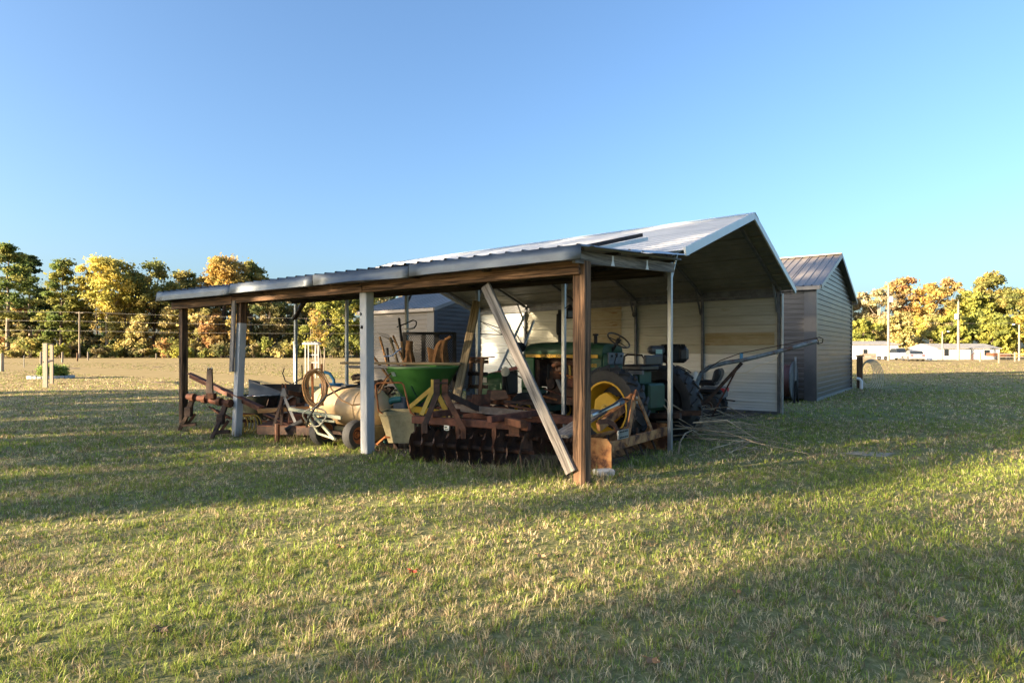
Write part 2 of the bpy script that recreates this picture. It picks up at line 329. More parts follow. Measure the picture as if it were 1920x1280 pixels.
def blades(x, y, h, wd, lean, cols, b=None):
    n = len(x); b = rng.uniform(0, 2 * np.pi, n) if b is None else b; a = b + np.pi / 2 + rng.uniform(-.9, .9, n)
    dx, dy = np.cos(a) * wd / 2, np.sin(a) * wd / 2; lx, ly = np.cos(b) * lean * h, np.sin(b) * lean * h; z0 = np.zeros(n) - .003
    hz = h * np.sqrt(np.clip(1 - lean * lean * .75, .06, 1))
    v = np.stack([np.c_[x - dx, y - dy, z0], np.c_[x + dx, y + dy, z0], np.c_[x + dx * .75 + lx * .38, y + dy * .75 + ly * .38, hz * .72], np.c_[x - dx * .75 + lx * .38, y - dy * .75 + ly * .38, hz * .72], np.c_[x + lx, y + ly, hz]], 1).reshape(-1, 3)
    o = np.arange(n)[:, None] * 5; f = np.concatenate([o + np.array([[0, 1, 2, 3]]), o + np.array([[3, 2, 4]])], 1).ravel()
    st = (np.arange(n)[:, None] * 7 + np.array([[0, 4]])).ravel()
    return v, f, st, np.repeat(cols, 5, 0)
def in_shed(x, y):
    dx, dy = x - P0[0], y - P0[1]; u = dx * CU + dy * SU; v = -dx * SU + dy * CU
    return u, v
def grass_field():
    """tufts of blades: each tuft leans outward and keeps mostly one colour (green, straw or dead brown)"""
    X, Y, H_, W_, Rr_, K = [], [], [], [], [], []
    for y0, y1, dens, k, h, wd, rad in ((2.0, 4.6, 690, 10, .039, .0035, .022), (4.6, 8, 390, 8, .040, .0053, .026), (8, 13, 150, 7, .046, .0092, .034), (13, 22, 54, 5, .048, .016, .05), (22, 42, 15, 4, .05, .030, .09), (42, 72, 3, 4, .05, .05, .2)):
        n = int(dens * .97 * (y1 * y1 - y0 * y0) + dens * 2 * (y1 - y0)); y = np.sqrt(rng.uniform(y0 * y0, y1 * y1, n)); x = rng.uniform(-1, 1, n) * (.92 * y + .9)
        X.append(x); Y.append(y); H_.append(h * rng.uniform(.5, 1.5, n)); W_.append(np.full(n, wd)); Rr_.append(rad * rng.uniform(.6, 1.6, n)); K.append(np.full(n, k))
    x, y, h, wd, rad, k = map(np.concatenate, (X, Y, H_, W_, Rr_, K)); u, v = in_shed(x, y)
    inside = (u > .45 + .25 * vnoise(x, y, 2, 9)) & (v > .35 + .3 * vnoise(x, y, 2, 8)) & (u < 9.2) & (v < 8.6)
    solid = ((u > 13.75) & (u < 21.3) & (v > -.05) & (v < 7)) | ((u > 9.75) & (u < 14.9) & (v > 11.3))
    clump = vnoise(x, y, 2.6, 5) * .6 + vnoise(x, y, 7, 6) * .4
    bare = ((x - c_.x) / .40) ** 2 + ((y - c_.y) / .25) ** 2 < 1
    keep = ~solid & ~(bare & (rng.random(len(x)) < .62)) & (~inside | (rng.random(len(x)) < .14 * (vnoise(x, y, .9, 7) > .5))) & (rng.random(len(x)) < .68 + .5 * clump)
    edge = np.exp(-((np.minimum(np.abs(u), np.abs(v)) / .22) ** 2)) * ((u > -.3) & (v > -.3) & (u < 3) & (v < 9.2))
    h = h * (.6 + .8 * clump) * (1 + .7 * edge)
    x, y, h, wd, rad, k = (q[keep] for q in (x, y, h, wd, rad, k)); d = dryness(x, y); n = len(x)
    kind = np.where(rng.random(n) < d * .62 + .08, np.where(rng.random(n) < .26, 2, 1), 0); br_ = rng.uniform(.62, 1.38, n)
    x, y, h, wd, rad, kind, br_ = (np.repeat(q, k) for q in (x, y, h, wd, rad, kind, br_)); n = len(x)
    b = rng.uniform(0, 2 * np.pi, n); q = rad * np.sqrt(rng.random(n)); x = x + np.cos(b) * q; y = y + np.sin(b) * q
    sw_ = rng.random(n) < .22; kind = np.where(sw_, rng.integers(0, 3, n), kind)
    base = np.array([[.215, .295, .056], [.57, .465, .27], [.31, .215, .125]])[kind]; base = base + (kind == 0)[:, None] * np.array([.08, .03, .0]) * rng.random((n, 1))
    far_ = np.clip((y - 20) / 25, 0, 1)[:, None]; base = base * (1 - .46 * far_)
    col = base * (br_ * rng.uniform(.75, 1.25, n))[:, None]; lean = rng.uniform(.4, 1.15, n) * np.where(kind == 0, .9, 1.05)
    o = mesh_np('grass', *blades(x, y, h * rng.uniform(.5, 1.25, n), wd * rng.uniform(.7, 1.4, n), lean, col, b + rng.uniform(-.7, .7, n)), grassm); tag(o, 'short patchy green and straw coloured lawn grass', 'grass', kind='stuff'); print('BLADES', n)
grass_field()
def dry_tufts():
    """long dry stems left unmown along the post line and round the implements"""
    x, y, h = [], [], []
    for px, py, rad, n, hh in ((1000, 885, .35, 420, .16), (1060, 878, .28, 260, .18), (930, 893, .3, 220, .12), (1085, 905, .12, 90, .16), (1110, 895, .2, 80, .12), (1230, 870, .4, 160, .1), (1285, 850, .45, 160, .12), (690, 848, .12, 60, .12), (440, 818, .12, 70, .12), (850, 885, .35, 140, .09), (560, 830, .3, 130, .13), (470, 815, .25, 120, .16), (345, 800, .15, 70, .15), (1470, 775, .25, 90, .12), (1330, 790, .5, 130, .1), (745, 848, .3, 120, .1)):
        c = PG(px, py); a = rng.uniform(0, 2 * np.pi, n); q = rad * np.sqrt(rng.random(n)) * rng.uniform(.4, 1.3, n)
        x.append(c.x + np.cos(a) * q * 1.5); y.append(c.y + np.sin(a) * q); h.append(hh * rng.uniform(.35, 1.6, n))
    x, y, h = map(np.concatenate, (x, y, h)); n = len(x)
    col = np.array([.36, .285, .165]) * rng.uniform(.4, 1.25, (n, 1)); gr = rng.random(n) < .38; col[gr] = np.array([.10, .155, .035]) * rng.uniform(.6, 1.3, (gr.sum(), 1))
    o = mesh_np('dry_grass', *blades(x, y, h, rng.uniform(.004, .008, n), rng.uniform(.2, 1.1, n), col), grassm); tag(o, 'long dry grass stems round the posts and implements', 'dry grass', kind='stuff')
dry_tufts()

# ---------------------------------------------------------------- metal carport
EU0, EU1, RU, EZ, RZ = 2.36, 9.52, 5.94, 2.90, 4.03
cp = bthing('metal_carport', 'open white tin carport with gabled roof and back wall, tractor parked inside', 'carport', 2.6, 0)
for v in (0, 1.8, 3.6, 5.4, 7.2, 9.0):
    for u in (2.6, 9.3):
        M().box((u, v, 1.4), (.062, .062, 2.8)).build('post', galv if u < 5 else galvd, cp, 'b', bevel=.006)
    q = M(); zr = lambda u: EZ - .06 - .013 * v + (RZ - EZ) * (1 - abs(u - RU) / (RU - EU0)) - .02
    q.bar((2.6, v, zr(2.6)), (RU, v, zr(RU)), .06, .06).bar((RU, v, zr(RU)), (9.3, v, zr(9.3)), .06, .06); q.build('rafter', galvd, cp, 'b')
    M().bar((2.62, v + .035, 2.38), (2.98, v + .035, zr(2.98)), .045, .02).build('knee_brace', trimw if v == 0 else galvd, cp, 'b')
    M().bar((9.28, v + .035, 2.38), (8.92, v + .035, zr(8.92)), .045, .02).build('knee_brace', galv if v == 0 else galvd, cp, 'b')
for u in (2.6, 9.3):
    M().box((u, 4.5, .03), (.06, 8.93, .06)).build('base_rail', galvd, cp, 'b') if u > 5 else None
    M().bar((u, .05, 2.76), (u, 8.95, 2.65), .058, .06).build('eave_rail', galvd, cp, 'b')
sl_ = math.hypot(RU - EU0, RZ - EZ); cs, sn = (RU - EU0) / sl_, (RZ - EZ) / sl_; pw = sl_ / 4
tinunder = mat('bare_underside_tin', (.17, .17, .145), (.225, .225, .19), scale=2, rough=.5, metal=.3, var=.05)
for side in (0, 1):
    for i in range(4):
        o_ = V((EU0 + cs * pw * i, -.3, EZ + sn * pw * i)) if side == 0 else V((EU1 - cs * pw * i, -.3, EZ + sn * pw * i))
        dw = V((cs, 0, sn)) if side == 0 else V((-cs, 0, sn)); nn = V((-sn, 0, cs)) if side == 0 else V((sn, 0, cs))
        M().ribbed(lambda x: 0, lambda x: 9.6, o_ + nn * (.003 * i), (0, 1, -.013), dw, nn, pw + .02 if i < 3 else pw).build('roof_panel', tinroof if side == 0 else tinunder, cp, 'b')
for a, b_ in ((EU0, RU), (EU1, RU)):
    d = 1 if a < b_ else -1
    for v, wv in ((-.318, .03), (9.318, .03)):
        q = M(); q.bar((a - .02 * d, v, EZ - .035 - .013 * v), (b_, v, RZ - .035 - .013 * v), wv, .125, (0, 0, 1)); q.build('rake_trim', trimw, cp, 'b')
q = M(); q.bar((RU - .12, 4.5 - 4.84, RZ - .01), (RU - .12, 9.34, RZ - .135), .26, .012, V((-sn, 0, cs))); q.bar((RU + .12, -.34, RZ - .01), (RU + .12, 9.34, RZ - .135), .26, .012, V((sn, 0, cs))); q.build('ridge_cap', trimw, cp, 'b')
tincream = mat('cream_reflection_tin', (.34, .33, .25), (.43, .42, .335), (.29, .26, .15), scale=2.0, st=(1, .35, 2.4), rough=.45, metal=.2, var=.06, lo=.35, hi=.62)  # cream tone stands for a reflection on the upper panels, put into the colour
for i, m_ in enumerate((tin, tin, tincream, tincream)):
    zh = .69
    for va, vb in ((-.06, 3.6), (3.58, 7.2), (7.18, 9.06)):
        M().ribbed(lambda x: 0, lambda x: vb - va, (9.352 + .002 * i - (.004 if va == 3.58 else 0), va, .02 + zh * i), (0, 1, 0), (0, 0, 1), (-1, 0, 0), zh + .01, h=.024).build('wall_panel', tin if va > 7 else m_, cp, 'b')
for v0, v1, z0, z1 in ((4.03, 5.33, 1.62, 2.70), (.10, 1.74, 1.62, 1.92)):
    M().ribbed(lambda x: 0, lambda x: v1 - v0, (9.334, v0, z0), (0, 1, 0), (0, 0, 1), (-1, 0, 0), z1 - z0, h=.024).build('stained_panel', stain, cp, 'b')
M().bar((9.365, -.04, 2.87), (9.365, 9.05, 2.76), .04, .22).build('eave_header', galvd, cp, 'b')
M().box((9.32, -.075, 1.4), (.10, .03, 2.82)).build('corner_trim', galv, cp, 'b')
q = M(); c = PU(1193, 586, 9.22); q.tube([c + V((0, 0, 0)), c + V((0, 0, -.08)), c + V((-.02, .10, -.08)), c + V((-.02, .10, -.02))], .012, 6); q.build('hook', black, cp, 'b')

# ---------------------------------------------------------------- lean-to shed on the carport's side
lt = bthing('wooden_lean_to', 'low open lean-to of mixed wooden posts under a rusty tin roof', 'lean-to', 0, 0)
q = M(); q.box((0, 0, 1.24), (.145, .155, 2.5)); q.build('post', wood[2], lt, 'b', bevel=.008)
q = M(); q.bar((.02, 3.57, 0), (.0, 3.57, 2.34), .15, .145); q.build('post', wwhite, lt, 'b', bevel=.008)
for (u, z, r_) in ((-.02, 2.02, .02), (.09, 1.83, .024)):
    k = M(); k.lathe([(0, .0), (.6 * r_, .0), (r_, -.006), (r_ * 1.15, 0)], (-.0765, 3.57 + (.04 if u < 0 else .02), z), (-1, 0, 0), 10); k.build('knot', wdark[2], lt, 'b')
q = M(); q.bar((-.12, 6.8, 0), (-.03, 6.8, 1.97), .125, .13); q.build('post', wwhite, lt, 'b', bevel=.008)
q = M(); q.bar((-.03, 6.8, 1.97), (-.01, 6.8, 2.34), .122, .128); q.build('post_top', wood[2], lt, 'b')
board((-.125, 6.87, 2.36), (-.19, 6.84, 1.12), .035, .11, wgrey[2], 'nailed_board', lt, 'b', (0, 1, 0))
q = M(); q.box((0, 8.9, 1.17), (.12, .12, 2.36)); q.build('post', wood[2], lt, 'b', bevel=.006)
for a, b_, dz, m_ in ((-.03, 3.52, 0, wood[1]), (3.53, 6.95, -.006, wood[1]), (6.96, 9.12, -.03, wood[1])):
    q = M(); q.bar((-.105, a, 2.41 + dz), (-.105, b_, 2.41 + dz - .01), .045, .15); q.build('front_beam', m_, lt, 'b', bevel=.004)
q = M(); q.bar((.10, .1, 2.42), (.10, 9.1, 2.39), .04, .16); q.build('inner_beam', wdark[1], lt, 'b')
q = M(); q.bar((2.50, .05, 2.64), (2.50, 9.0, 2.63), .04, .15); q.build('ledger_beam', wdark[1], lt, 'b')
lz = lambda u: 2.575 + (u + .3) * .065
for i, v in enumerate((-.05, 1.2, 2.4, 3.6, 4.8, 6.0, 7.2, 8.4, 9.1)):
    q = M(); q.bar((-.27, v, lz(-.27) - .075), (2.58, v, lz(2.58) - .075), .042, .13); q.build('rafter', wgrey[0] if i == 0 else wdark[0], lt, 'b')
for u, dv in ((.62, 0), (1.62, .02)):   # white paint runs on the end rafter
    k = M(); k.prism([(-.05, -.062), (.05, -.062), (.02, .0), (.022, .06), (-.022, .06), (-.02, 0)], (u, -.0725, lz(u) - .075), (1, 0, .065), (0, 0, 1), .002); k.build('paint_run', whitep, lt, 'b')
for u in (-.2, .7, 1.6, 2.45):
    q = M(); q.bar((u, -.12, lz(u) + .012), (u, 9.15, lz(u) + .012), .08, .022); q.build('purlin', wdark[1], lt, 'b')
for i in range(10):
    v0 = -.17 + i * .935; tilt = random.uniform(-.006, .006)
    M().ribbed(lambda x: 0, lambda x: 2.96, (-.345, v0, lz(-.345) + .035 + tilt), V((1, 0, .065)).normalized(), (0, 1, 0), (0, 0, 1), .955, pitch=.235, h=.024).build('roof_panel', tinold, lt, 'b')
fz = 2.615
for i, (a, b_, dz0, dz1, lean) in enumerate(((-.19, 2.35, 0, -.012, .01), (2.36, 4.35, -.025, -.005, .05), (4.36, 6.6, -.012, -.006, .015), (6.61, 9.22, -.02, -.01, .0))):
    n = 10; q = M()
    for k in range(n + 1):
        t = k / n; v = a + (b_ - a) * t; z = fz + dz0 + (dz1 - dz0) * t; bul = .010 * math.sin(k * 2.1 + i) + (.03 * math.sin(t * 9) if i == 1 else 0)
        q.v += [(-.352, v, z), (-.358 + bul * .6, v, z - .08), (-.362 - lean * math.sin(math.pi * t) + bul, v, z - .15), (-.335, v, z - .158 + bul * .2)]
        if k: o_ = (k - 1) * 4; q.f += [(o_ + j, o_ + j + 1, o_ + j + 5, o_ + j + 4) for j in range(3)]
    q.build('fascia_flashing', fasc, lt, 'b', smooth=50, solid=.003)
q = M(); q.ribbed(lambda x: 0, lambda x: 1.55, (.95, -.33, lz(1.0) + .02), V((1, 0, .10)).normalized(), V((0, 1, .22)).normalized(), (0, 0, 1), .36, pitch=.18, h=.016); q.build('end_flashing', tinroof, lt, 'b')
q = M(); q.ribbed(lambda x: 0, lambda x: 1.2, (-.2, -.27, lz(-.2) + .015), V((1, 0, .075)).normalized(), V((0, 1, .12)).normalized(), (0, 0, 1), .30, pitch=.3, h=.012, minor=False); q.build('end_flashing', tinold, lt, 'b')
a_, b_ = PU(916, 536, .03), PU(1088, 880, .10); board((-.03, a_.y, a_.z), (-.10, b_.y, b_.z), .045, .13, wgrey[2], 'diagonal_brace', lt, 'b', (0, 1, 0))
for v, d in ((9.0, -1),):
    q = M(); q.bar((2.55, v, 2.2), (2.55, v + .42 * d, 2.60), .04, .09, (1, 0, 0)); q.build('knee_brace', wdark[1], lt, 'b')
lp = thing('leaning_post', 'thick pale timber leaning against the carport frame beside the green hopper', 'timber', PX(839, 831, 9.94))
board(PX(839, 831, 9.94), PX(894, 566, 10.75), .12, .135, wpale[2], 'timber', lp, 'w', (1, 0, 0), .01)
for i, (a_, b_, lab) in enumerate((((1090, 466, 7.55), (1202, 441, 8.9), 'dark'), ((1105, 470, 7.7), (1212, 448.5, 8.7), 'pale'))):
    q = M(); s_, e_ = PX(*a_), PX(*b_)
    s_.z = lz((MB_.inverted() @ s_).x) + .115 - .02 * i; 
    t = thing('roof_channel', f'{lab} metal channel lying loose across the lean-to roof corner', 'metal bar', s_)
    q.bar(s_, e_, .055, .05); q.build('channel', (rustd if i == 0 else tinroof), t, 'w')

# ---------------------------------------------------------------- closed metal sheds
def metal_shed(label, u0, u1, v0, v1, ez, rz, roofm, ov=.2):
    t = bthing('metal_shed', label, 'shed', u0, v0); ru = (u0 + u1) / 2; hw = ru - u0; ph = .9144
    n = int(ez / ph) + 1
    for i in range(n):
        z0 = .06 + ph * i; h = min(ph, ez - z0)
        if h < .05: continue
        M().ribbed(lambda x: 0, lambda x: v1 - v0, (u0 - .002 * i, v0, z0), (0, 1, 0), (0, 0, 1), (-1, 0, 0), h, h=.026, wave=.152).build('wall_panel', pewter, t, 'b')
    n = int((rz - .06) / ph) + 1
    for i in range(n):
        z0 = .06 + ph * i; h = min(ph, rz - .02 - z0)
        ins = lambda x: max(0, (z0 + x - ez) / (rz - ez)) * hw
        M().ribbed(lambda x: ins(x), lambda x: u1 - u0 - ins(x), (u0, v0 - .002 * i, z0), (1, 0, 0), (0, 0, 1), (0, -1, 0), h, h=.026, wave=.152).build('wall_panel', pewter, t, 'b')
    q = M(); q.box(((u0 + u1) / 2, v1, ez / 2), (u1 - u0, .04, ez)).box((u1, (v0 + v1) / 2, ez / 2), (.04, v1 - v0 - .05, ez)); q.build('rear_walls', pewter, t, 'b')
    q = M(); q.add([(u0, v1, ez), (u1, v1, ez), (ru, v1, rz)], [(0, 1, 2)]); q.build('rear_gable', pewter, t, 'b')
    M().box((u0 - .018, v0 + .13, ez / 2), (.05, .32, ez)).build('corner_trim', pewtrim, t, 'b')
    M().box((u0 + .05, v0 - .022, ez / 2), (.18, .05, ez)).build('corner_trim', pewtrim, t, 'b')
    M().box((u1 - .05, v0 - .022, ez / 2), (.16, .05, ez)).build('corner_trim', pewtrim, t, 'b')
    M().box(((u0 + u1) / 2, v0 - .01, .035), (u1 - u0 + .06, .09, .07)).build('base_trim', galv, t, 'b')
    s = math.hypot(hw, rz - ez); c_, s_ = hw / s, (rz - ez) / s; L_ = v1 - v0 + 2 * ov; npan = max(1, round(L_ / .93)); w_ = L_ / npan
    for side in (1, -1):
        e = V((u0 if side == 1 else u1, v0 - ov, ez)) + V((-side * c_, 0, -s_)) * .2; d = V((side * c_, 0, s_)); nn = V((-side * s_, 0, c_))
        for i in range(npan):
            M().ribbed(lambda x: 0, lambda x: s + .2, e + V((0, w_ * i, 0)) + nn * .02, d, (0, 1, 0), nn, w_, h=.022, minor=False).build('roof_panel', roofm, t, 'b')
        for v in (v0 - ov, v1 + ov):
            M().bar(e + V((0, v - v0 + ov, -.03)), V((ru, v, rz - .03 + .0)), .03, .12).build('rake_trim', roofm, t, 'b')
        M().box((e.x, (v0 + v1) / 2, e.z - .045), (.035, L_ - .06, .11)).build('eave_trim', roofm, t, 'b')
    M().bar((ru, v0 - ov, rz + .045), (ru, v1 + ov, rz + .045), .22, .03).build('ridge_cap', roofm, t, 'b')
    return t
metal_shed('tall pewter metal shed with taupe roof standing behind the carport, hose at its corner', 13.8, 21.2, 0, 7.5, 3.42, 4.72, bronze)
shed2 = metal_shed('small pewter metal shed seen through the lean-to behind the green hopper', 9.8, 14.8, 11.4, 15.0, 3.0, 3.78, bronze)
# ---------------------------------------------------------------- trees
PAL = dict(pine=[(0.123, 0.168, 0.043), (0.193, 0.218, 0.055), (0.283, 0.274, 0.073)], pined=[(0.057, 0.092, 0.033), (0.093, 0.131, 0.045), (0.153, 0.175, 0.052)],
           yellow=[(0.500, 0.397, 0.073), (0.562, 0.473, 0.115), (0.342, 0.318, 0.076)], olive=[(0.152, 0.169, 0.047), (0.252, 0.247, 0.071), (0.361, 0.298, 0.090)],
           orange=[(0.498, 0.332, 0.089), (0.419, 0.299, 0.095), (0.331, 0.275, 0.083)], rusty=[(0.417, 0.235, 0.098), (0.359, 0.245, 0.102), (0.460, 0.333, 0.126)],
           vine=[(0.452, 0.375, 0.156), (0.503, 0.419, 0.168), (0.332, 0.307, 0.103)], lime=[(0.313, 0.317, 0.066), (0.403, 0.384, 0.084), (0.223, 0.246, 0.061)],
           pale=[(0.483, 0.419, 0.242), (0.420, 0.321, 0.180), (0.363, 0.331, 0.161)], bush=[(0.136, 0.228, 0.049), (0.245, 0.305, 0.073), (0.186, 0.262, 0.061)], under=[(0.092, 0.109, 0.039), (0.192, 0.176, 0.067), (0.321, 0.260, 0.125)])
def leaf_quads(c, nrm, size, cols):
    n = len(c); a = rng.normal(size=(n, 3)); t1 = np.cross(nrm, a); t1 /= np.linalg.norm(t1, axis=1)[:, None] + 1e-9; t2 = np.cross(nrm, t1); t2 /= np.linalg.norm(t2, axis=1)[:, None] + 1e-9
    s = size[:, None]; k = rng.uniform(.5, 1, (n, 1))
    v = np.stack([c - t1 * s, c - t2 * s * k * .7, c + t1 * s, c + t2 * s * k], 1).reshape(-1, 3)
    return v, np.arange(4 * n), np.arange(n) * 4, np.repeat(cols, 4, 0)
def leaf_cloud(centres, radii, per, size, pal, flat=.75, vary=.35):
    C, S, K, Nn = [], [], [], []
    pal = np.array(pal)
    for c, r in zip(centres, radii):
        n = max(8, int(per * rng.uniform(.6, 1.4))); d = rng.normal(size=(n, 3)); d /= np.linalg.norm(d, axis=1)[:, None]
        q = r * rng.random(n) ** .45; p = d * q[:, None] * np.array([1, 1, flat]) * (1 + .35 * rng.normal(size=(n, 1)))
        C.append(c + p); Nn.append(d + rng.normal(size=(n, 3)) * .9); S.append(size * rng.uniform(.55, 1.35, n))
        base = pal[rng.integers(len(pal))] * (1 - vary / 2 + vary * rng.random())
        K.append(base * rng.uniform(.7, 1.3, (n, 1)))
    Nn = np.concatenate(Nn); Nn /= np.linalg.norm(Nn, axis=1)[:, None] + 1e-9
    return leaf_quads(np.concatenate(C), Nn, np.concatenate(S), np.concatenate(K))
def tree(name, label, x, y, H, Rr, kind, pal, group=None, low=.3, per=110, size=.34, nb=46, bark=None, seed=None, lean=0, tr=None):
    r = random.Random(seed if seed is not None else int(x * 7 + y * 3)); t = thing(name, label, 'tree', (x, y, 0), 0, group)
    tr = tr or H * .014 + .06; pts, rad = [], []
    ht = H * (.95 if kind == 'pine' else .8)
    for i in range(8):
        f = i / 7; pts.append(V((lean * H * f + r.uniform(-1, 1) * .012 * H * f, r.uniform(-1, 1) * .012 * H * f, -.1 + ht * f))); rad.append(tr * (1 - .85 * f) + .02)
    at = lambda z: pts[0].lerp(pts[-1], max(0, min(1, z / ht)))
    q = M(); q.tube(pts, rad, 8); q.build('trunk', bark or barkm, t, smooth=60)
    C, Rd = [], []; limbs = M(); ph0 = r.uniform(0, 6.3)
    if kind == 'pine':
        for i in range(nb):
            f = low + (1 - low) * (i + r.random()) / nb; w_ = Rr * (1.08 - f) / (1 - low) * r.uniform(.35, 1.05) + .12 * Rr; a = r.uniform(0, 6.283)
            b = at(f * H); e = b + V((math.cos(a) * w_, math.sin(a) * w_, r.uniform(-.02, .08) * H * .5))
            C.append(e); Rd.append(Rr * r.uniform(.20, .36))
            if i % 2 == 0: limbs.tube([b, b.lerp(e, .55) + V((0, 0, -.15)), e], [tr * .25, tr * .15, .03], 5)
        flat = .45
    else:
        for i in range(nb):
            z = low + (1 - low) * r.random() ** .8; f = (z - low) / (1 - low)
            a = r.uniform(0, 6.283); w_ = Rr * math.sqrt(max(.04, 1 - (2 * f - .85) ** 2 * .75)) * r.uniform(.15, 1.0) ** .5 * (1 + .28 * math.sin(2 * a + ph0 + 5 * f) + .18 * math.sin(7 * f + ph0 * 2))
            e = at(z * H) + V((math.cos(a) * w_, math.sin(a) * w_, 0)); e.z = min(e.z + z * H - at(z * H).z, H * .985 - .05 * H * (w_ / Rr) ** 2)
            C.append(e); Rd.append(Rr * r.uniform(.13, .36))
            if i % 3 == 0:
                b = at(max(.15, z * .62) * H); limbs.tube([b, b.lerp(e, .5) + V((0, 0, .03 * H)), e], [tr * .34, tr * .2, .03], 5)
        flat = .72
    limbs.build('limbs', bark or barkm, t)
    o = mesh_np('crown', *leaf_cloud([np.array(c) for c in C], Rd, per, size, PAL[pal] if isinstance(pal, str) else pal, flat), leafm); o.parent = t
    return t
def shrub(name, label, x, y, h, r_, pal, group=None, per=60, size=.28, nb=14, cat='shrub'):
    t = thing(name, label, cat, (x, y, 0), 0, group); r = random.Random(int(x * 13 + y)); C, Rd = [], []; q = M()
    for i in range(nb):
        a = r.uniform(0, 6.283); w_ = r_ * math.sqrt(r.random()) * .8; z = h * (.18 + .72 * r.random() * (1 - .5 * w_ / r_)); C.append(np.array((math.cos(a) * w_, math.sin(a) * w_, z))); Rd.append(min(h, r_ * 2) * r.uniform(.16, .27))
        if i % 2 == 0: q.tube([(w_ * .2 * math.cos(a), w_ * .2 * math.sin(a), -.03), (math.cos(a) * w_, math.sin(a) * w_, z)], [.03 * h / 2 + .01, .01], 5)
    q.build('stem', barkm, t)
    o = mesh_np('foliage', *leaf_cloud(C, Rd, per, size, PAL[pal], .8), leafm); o.parent = t; return t
def at_px(px, d): return (px - 960) / F * d
def H_of(py, d): return CAMH + (HOR - py) / F * d
for i, (px, top, d, rpx, kind, pal, low, lab, bark) in enumerate((
    (14, 457, 122, 44, 'pine', 'pine', .34, 'tallest pine at the far left edge, crown in loose tiers', barkp),
    (58, 474, 130, 30, 'pine', 'pined', .45, 'slim dark pine standing right of the tallest pine', barkp),
    (114, 488, 120, 38, 'pine', 'pine', .16, 'broad pine with gold touched boughs, left of the yellow maple', barkm),
    (200, 486, 122, 50, 'dec', 'yellow', .44, 'golden yellow maple with a bare pale trunk in the left tree line', barkp),
    (288, 492, 128, 50, 'dec', 'olive', .30, 'olive green oak draped in vines right of the yellow maple', barkm),
    (418, 485, 126, 42, 'dec', 'orange', .50, 'orange tinted oak rising above the left end of the lean-to roof', barkm),
    (468, 492, 132, 30, 'dec', 'olive', .50, 'dark green crown behind the orange oak, above the lean-to roof', barkm),
    (345, 512, 134, 40, 'dec', 'olive', .2, 'lower olive tree between the vine oak and the orange oak', barkm))):
    tree('pine_tree' if kind == 'pine' else 'broadleaf_tree', lab, at_px(px, d), d, H_of(top, d), rpx / F * d, kind, pal, None, low, per=190 if kind == 'pine' else 190, size=.27, nb=58 if kind == 'pine' else 70, bark=bark, lean=-.02 if i == 1 else .01)
gl = 'trees filling the far tree line'
rr = random.Random(11)
CNT = {}
ORD = ['first', 'second', 'third', 'fourth', 'fifth', 'sixth', 'seventh', 'eighth', 'ninth', 'tenth', 'eleventh', 'twelfth', 'thirteenth', 'fourteenth']
LAB = dict(vine='tan vine smothered tree low in the left tree line', under='short dark thicket tree in the shade of the left tree line', lime='yellow green tree seen between the lean-to posts', pale='pale nearly bare autumn tree seen under the lean-to roof', olive='olive green tree half hidden in the left tree line',
           pine='sunlit pine cut by the left edge', pined='dark pine standing deep in the left tree line', yellow='bright yellow tree showing above the small shed', orange='low orange tree in the far tree line', rusty='rust coloured small tree in the left tree line')
for px, top, d, rpx, pal in ((-40, 480, 128, 40, 'pine'), (40, 590, 124, 26, 'under'), (85, 560, 136, 30, 'pined'), (150, 565, 126, 26, 'olive'), (235, 560, 124, 26, 'vine'), (262, 590, 121, 24, 'vine'), (320, 575, 123, 24, 'vine'), (372, 560, 122, 26, 'vine'), (388, 522, 130, 30, 'orange'), (245, 512, 132, 34, 'olive'), (398, 590, 121, 22, 'rusty'), (445, 590, 121, 26, 'orange'), (165, 620, 121, 18, 'under'),
                          (505, 560, 124, 36, 'under'), (540, 535, 130, 32, 'pale'), (575, 560, 126, 30, 'olive'), (615, 556, 122, 34, 'lime'), (650, 545, 126, 36, 'lime'), (685, 548, 130, 32, 'yellow'), (722, 552, 134, 30, 'pale'), (760, 556, 134, 28, 'pale'), (815, 541, 124, 40, 'yellow'), (860, 550, 128, 34, 'orange'), (905, 560, 130, 34, 'olive')):
    t_ = 'pine_tree' if pal.startswith('pine') else 'broadleaf_tree'
    x_ = at_px(px, d)
    CNT[pal] = CNT.get(pal, 0) + 1
    lab_ = LAB[pal] + ('' if pal not in ('vine', 'under', 'lime', 'pale', 'olive', 'orange', 'yellow') else f', {ORD[CNT[pal] - 1]} from left')
    tree(t_, lab_, x_, d, H_of(top, d), rpx / F * d, 'pine' if pal.startswith('pine') else 'dec', pal, gl, .10 if pal != 'pine' else .3, per=130, size=.28, nb=50)
for k, px in enumerate(range(-60, 960, 34)):
    d = 142 + rr.uniform(-3, 6); tree('broadleaf_tree', 'dim tree in the second row of the left wood', at_px(px + rr.uniform(-8, 8), d), d, H_of(rr.uniform(548, 575), d), 30 / F * d, 'dec', rr.choice(['olive', 'under', 'olive', 'pined', 'vine', 'rusty']), 'second row of the left wood', .04, per=58, size=.46, nb=44)
gr_ = 'autumn trees behind the white houses'
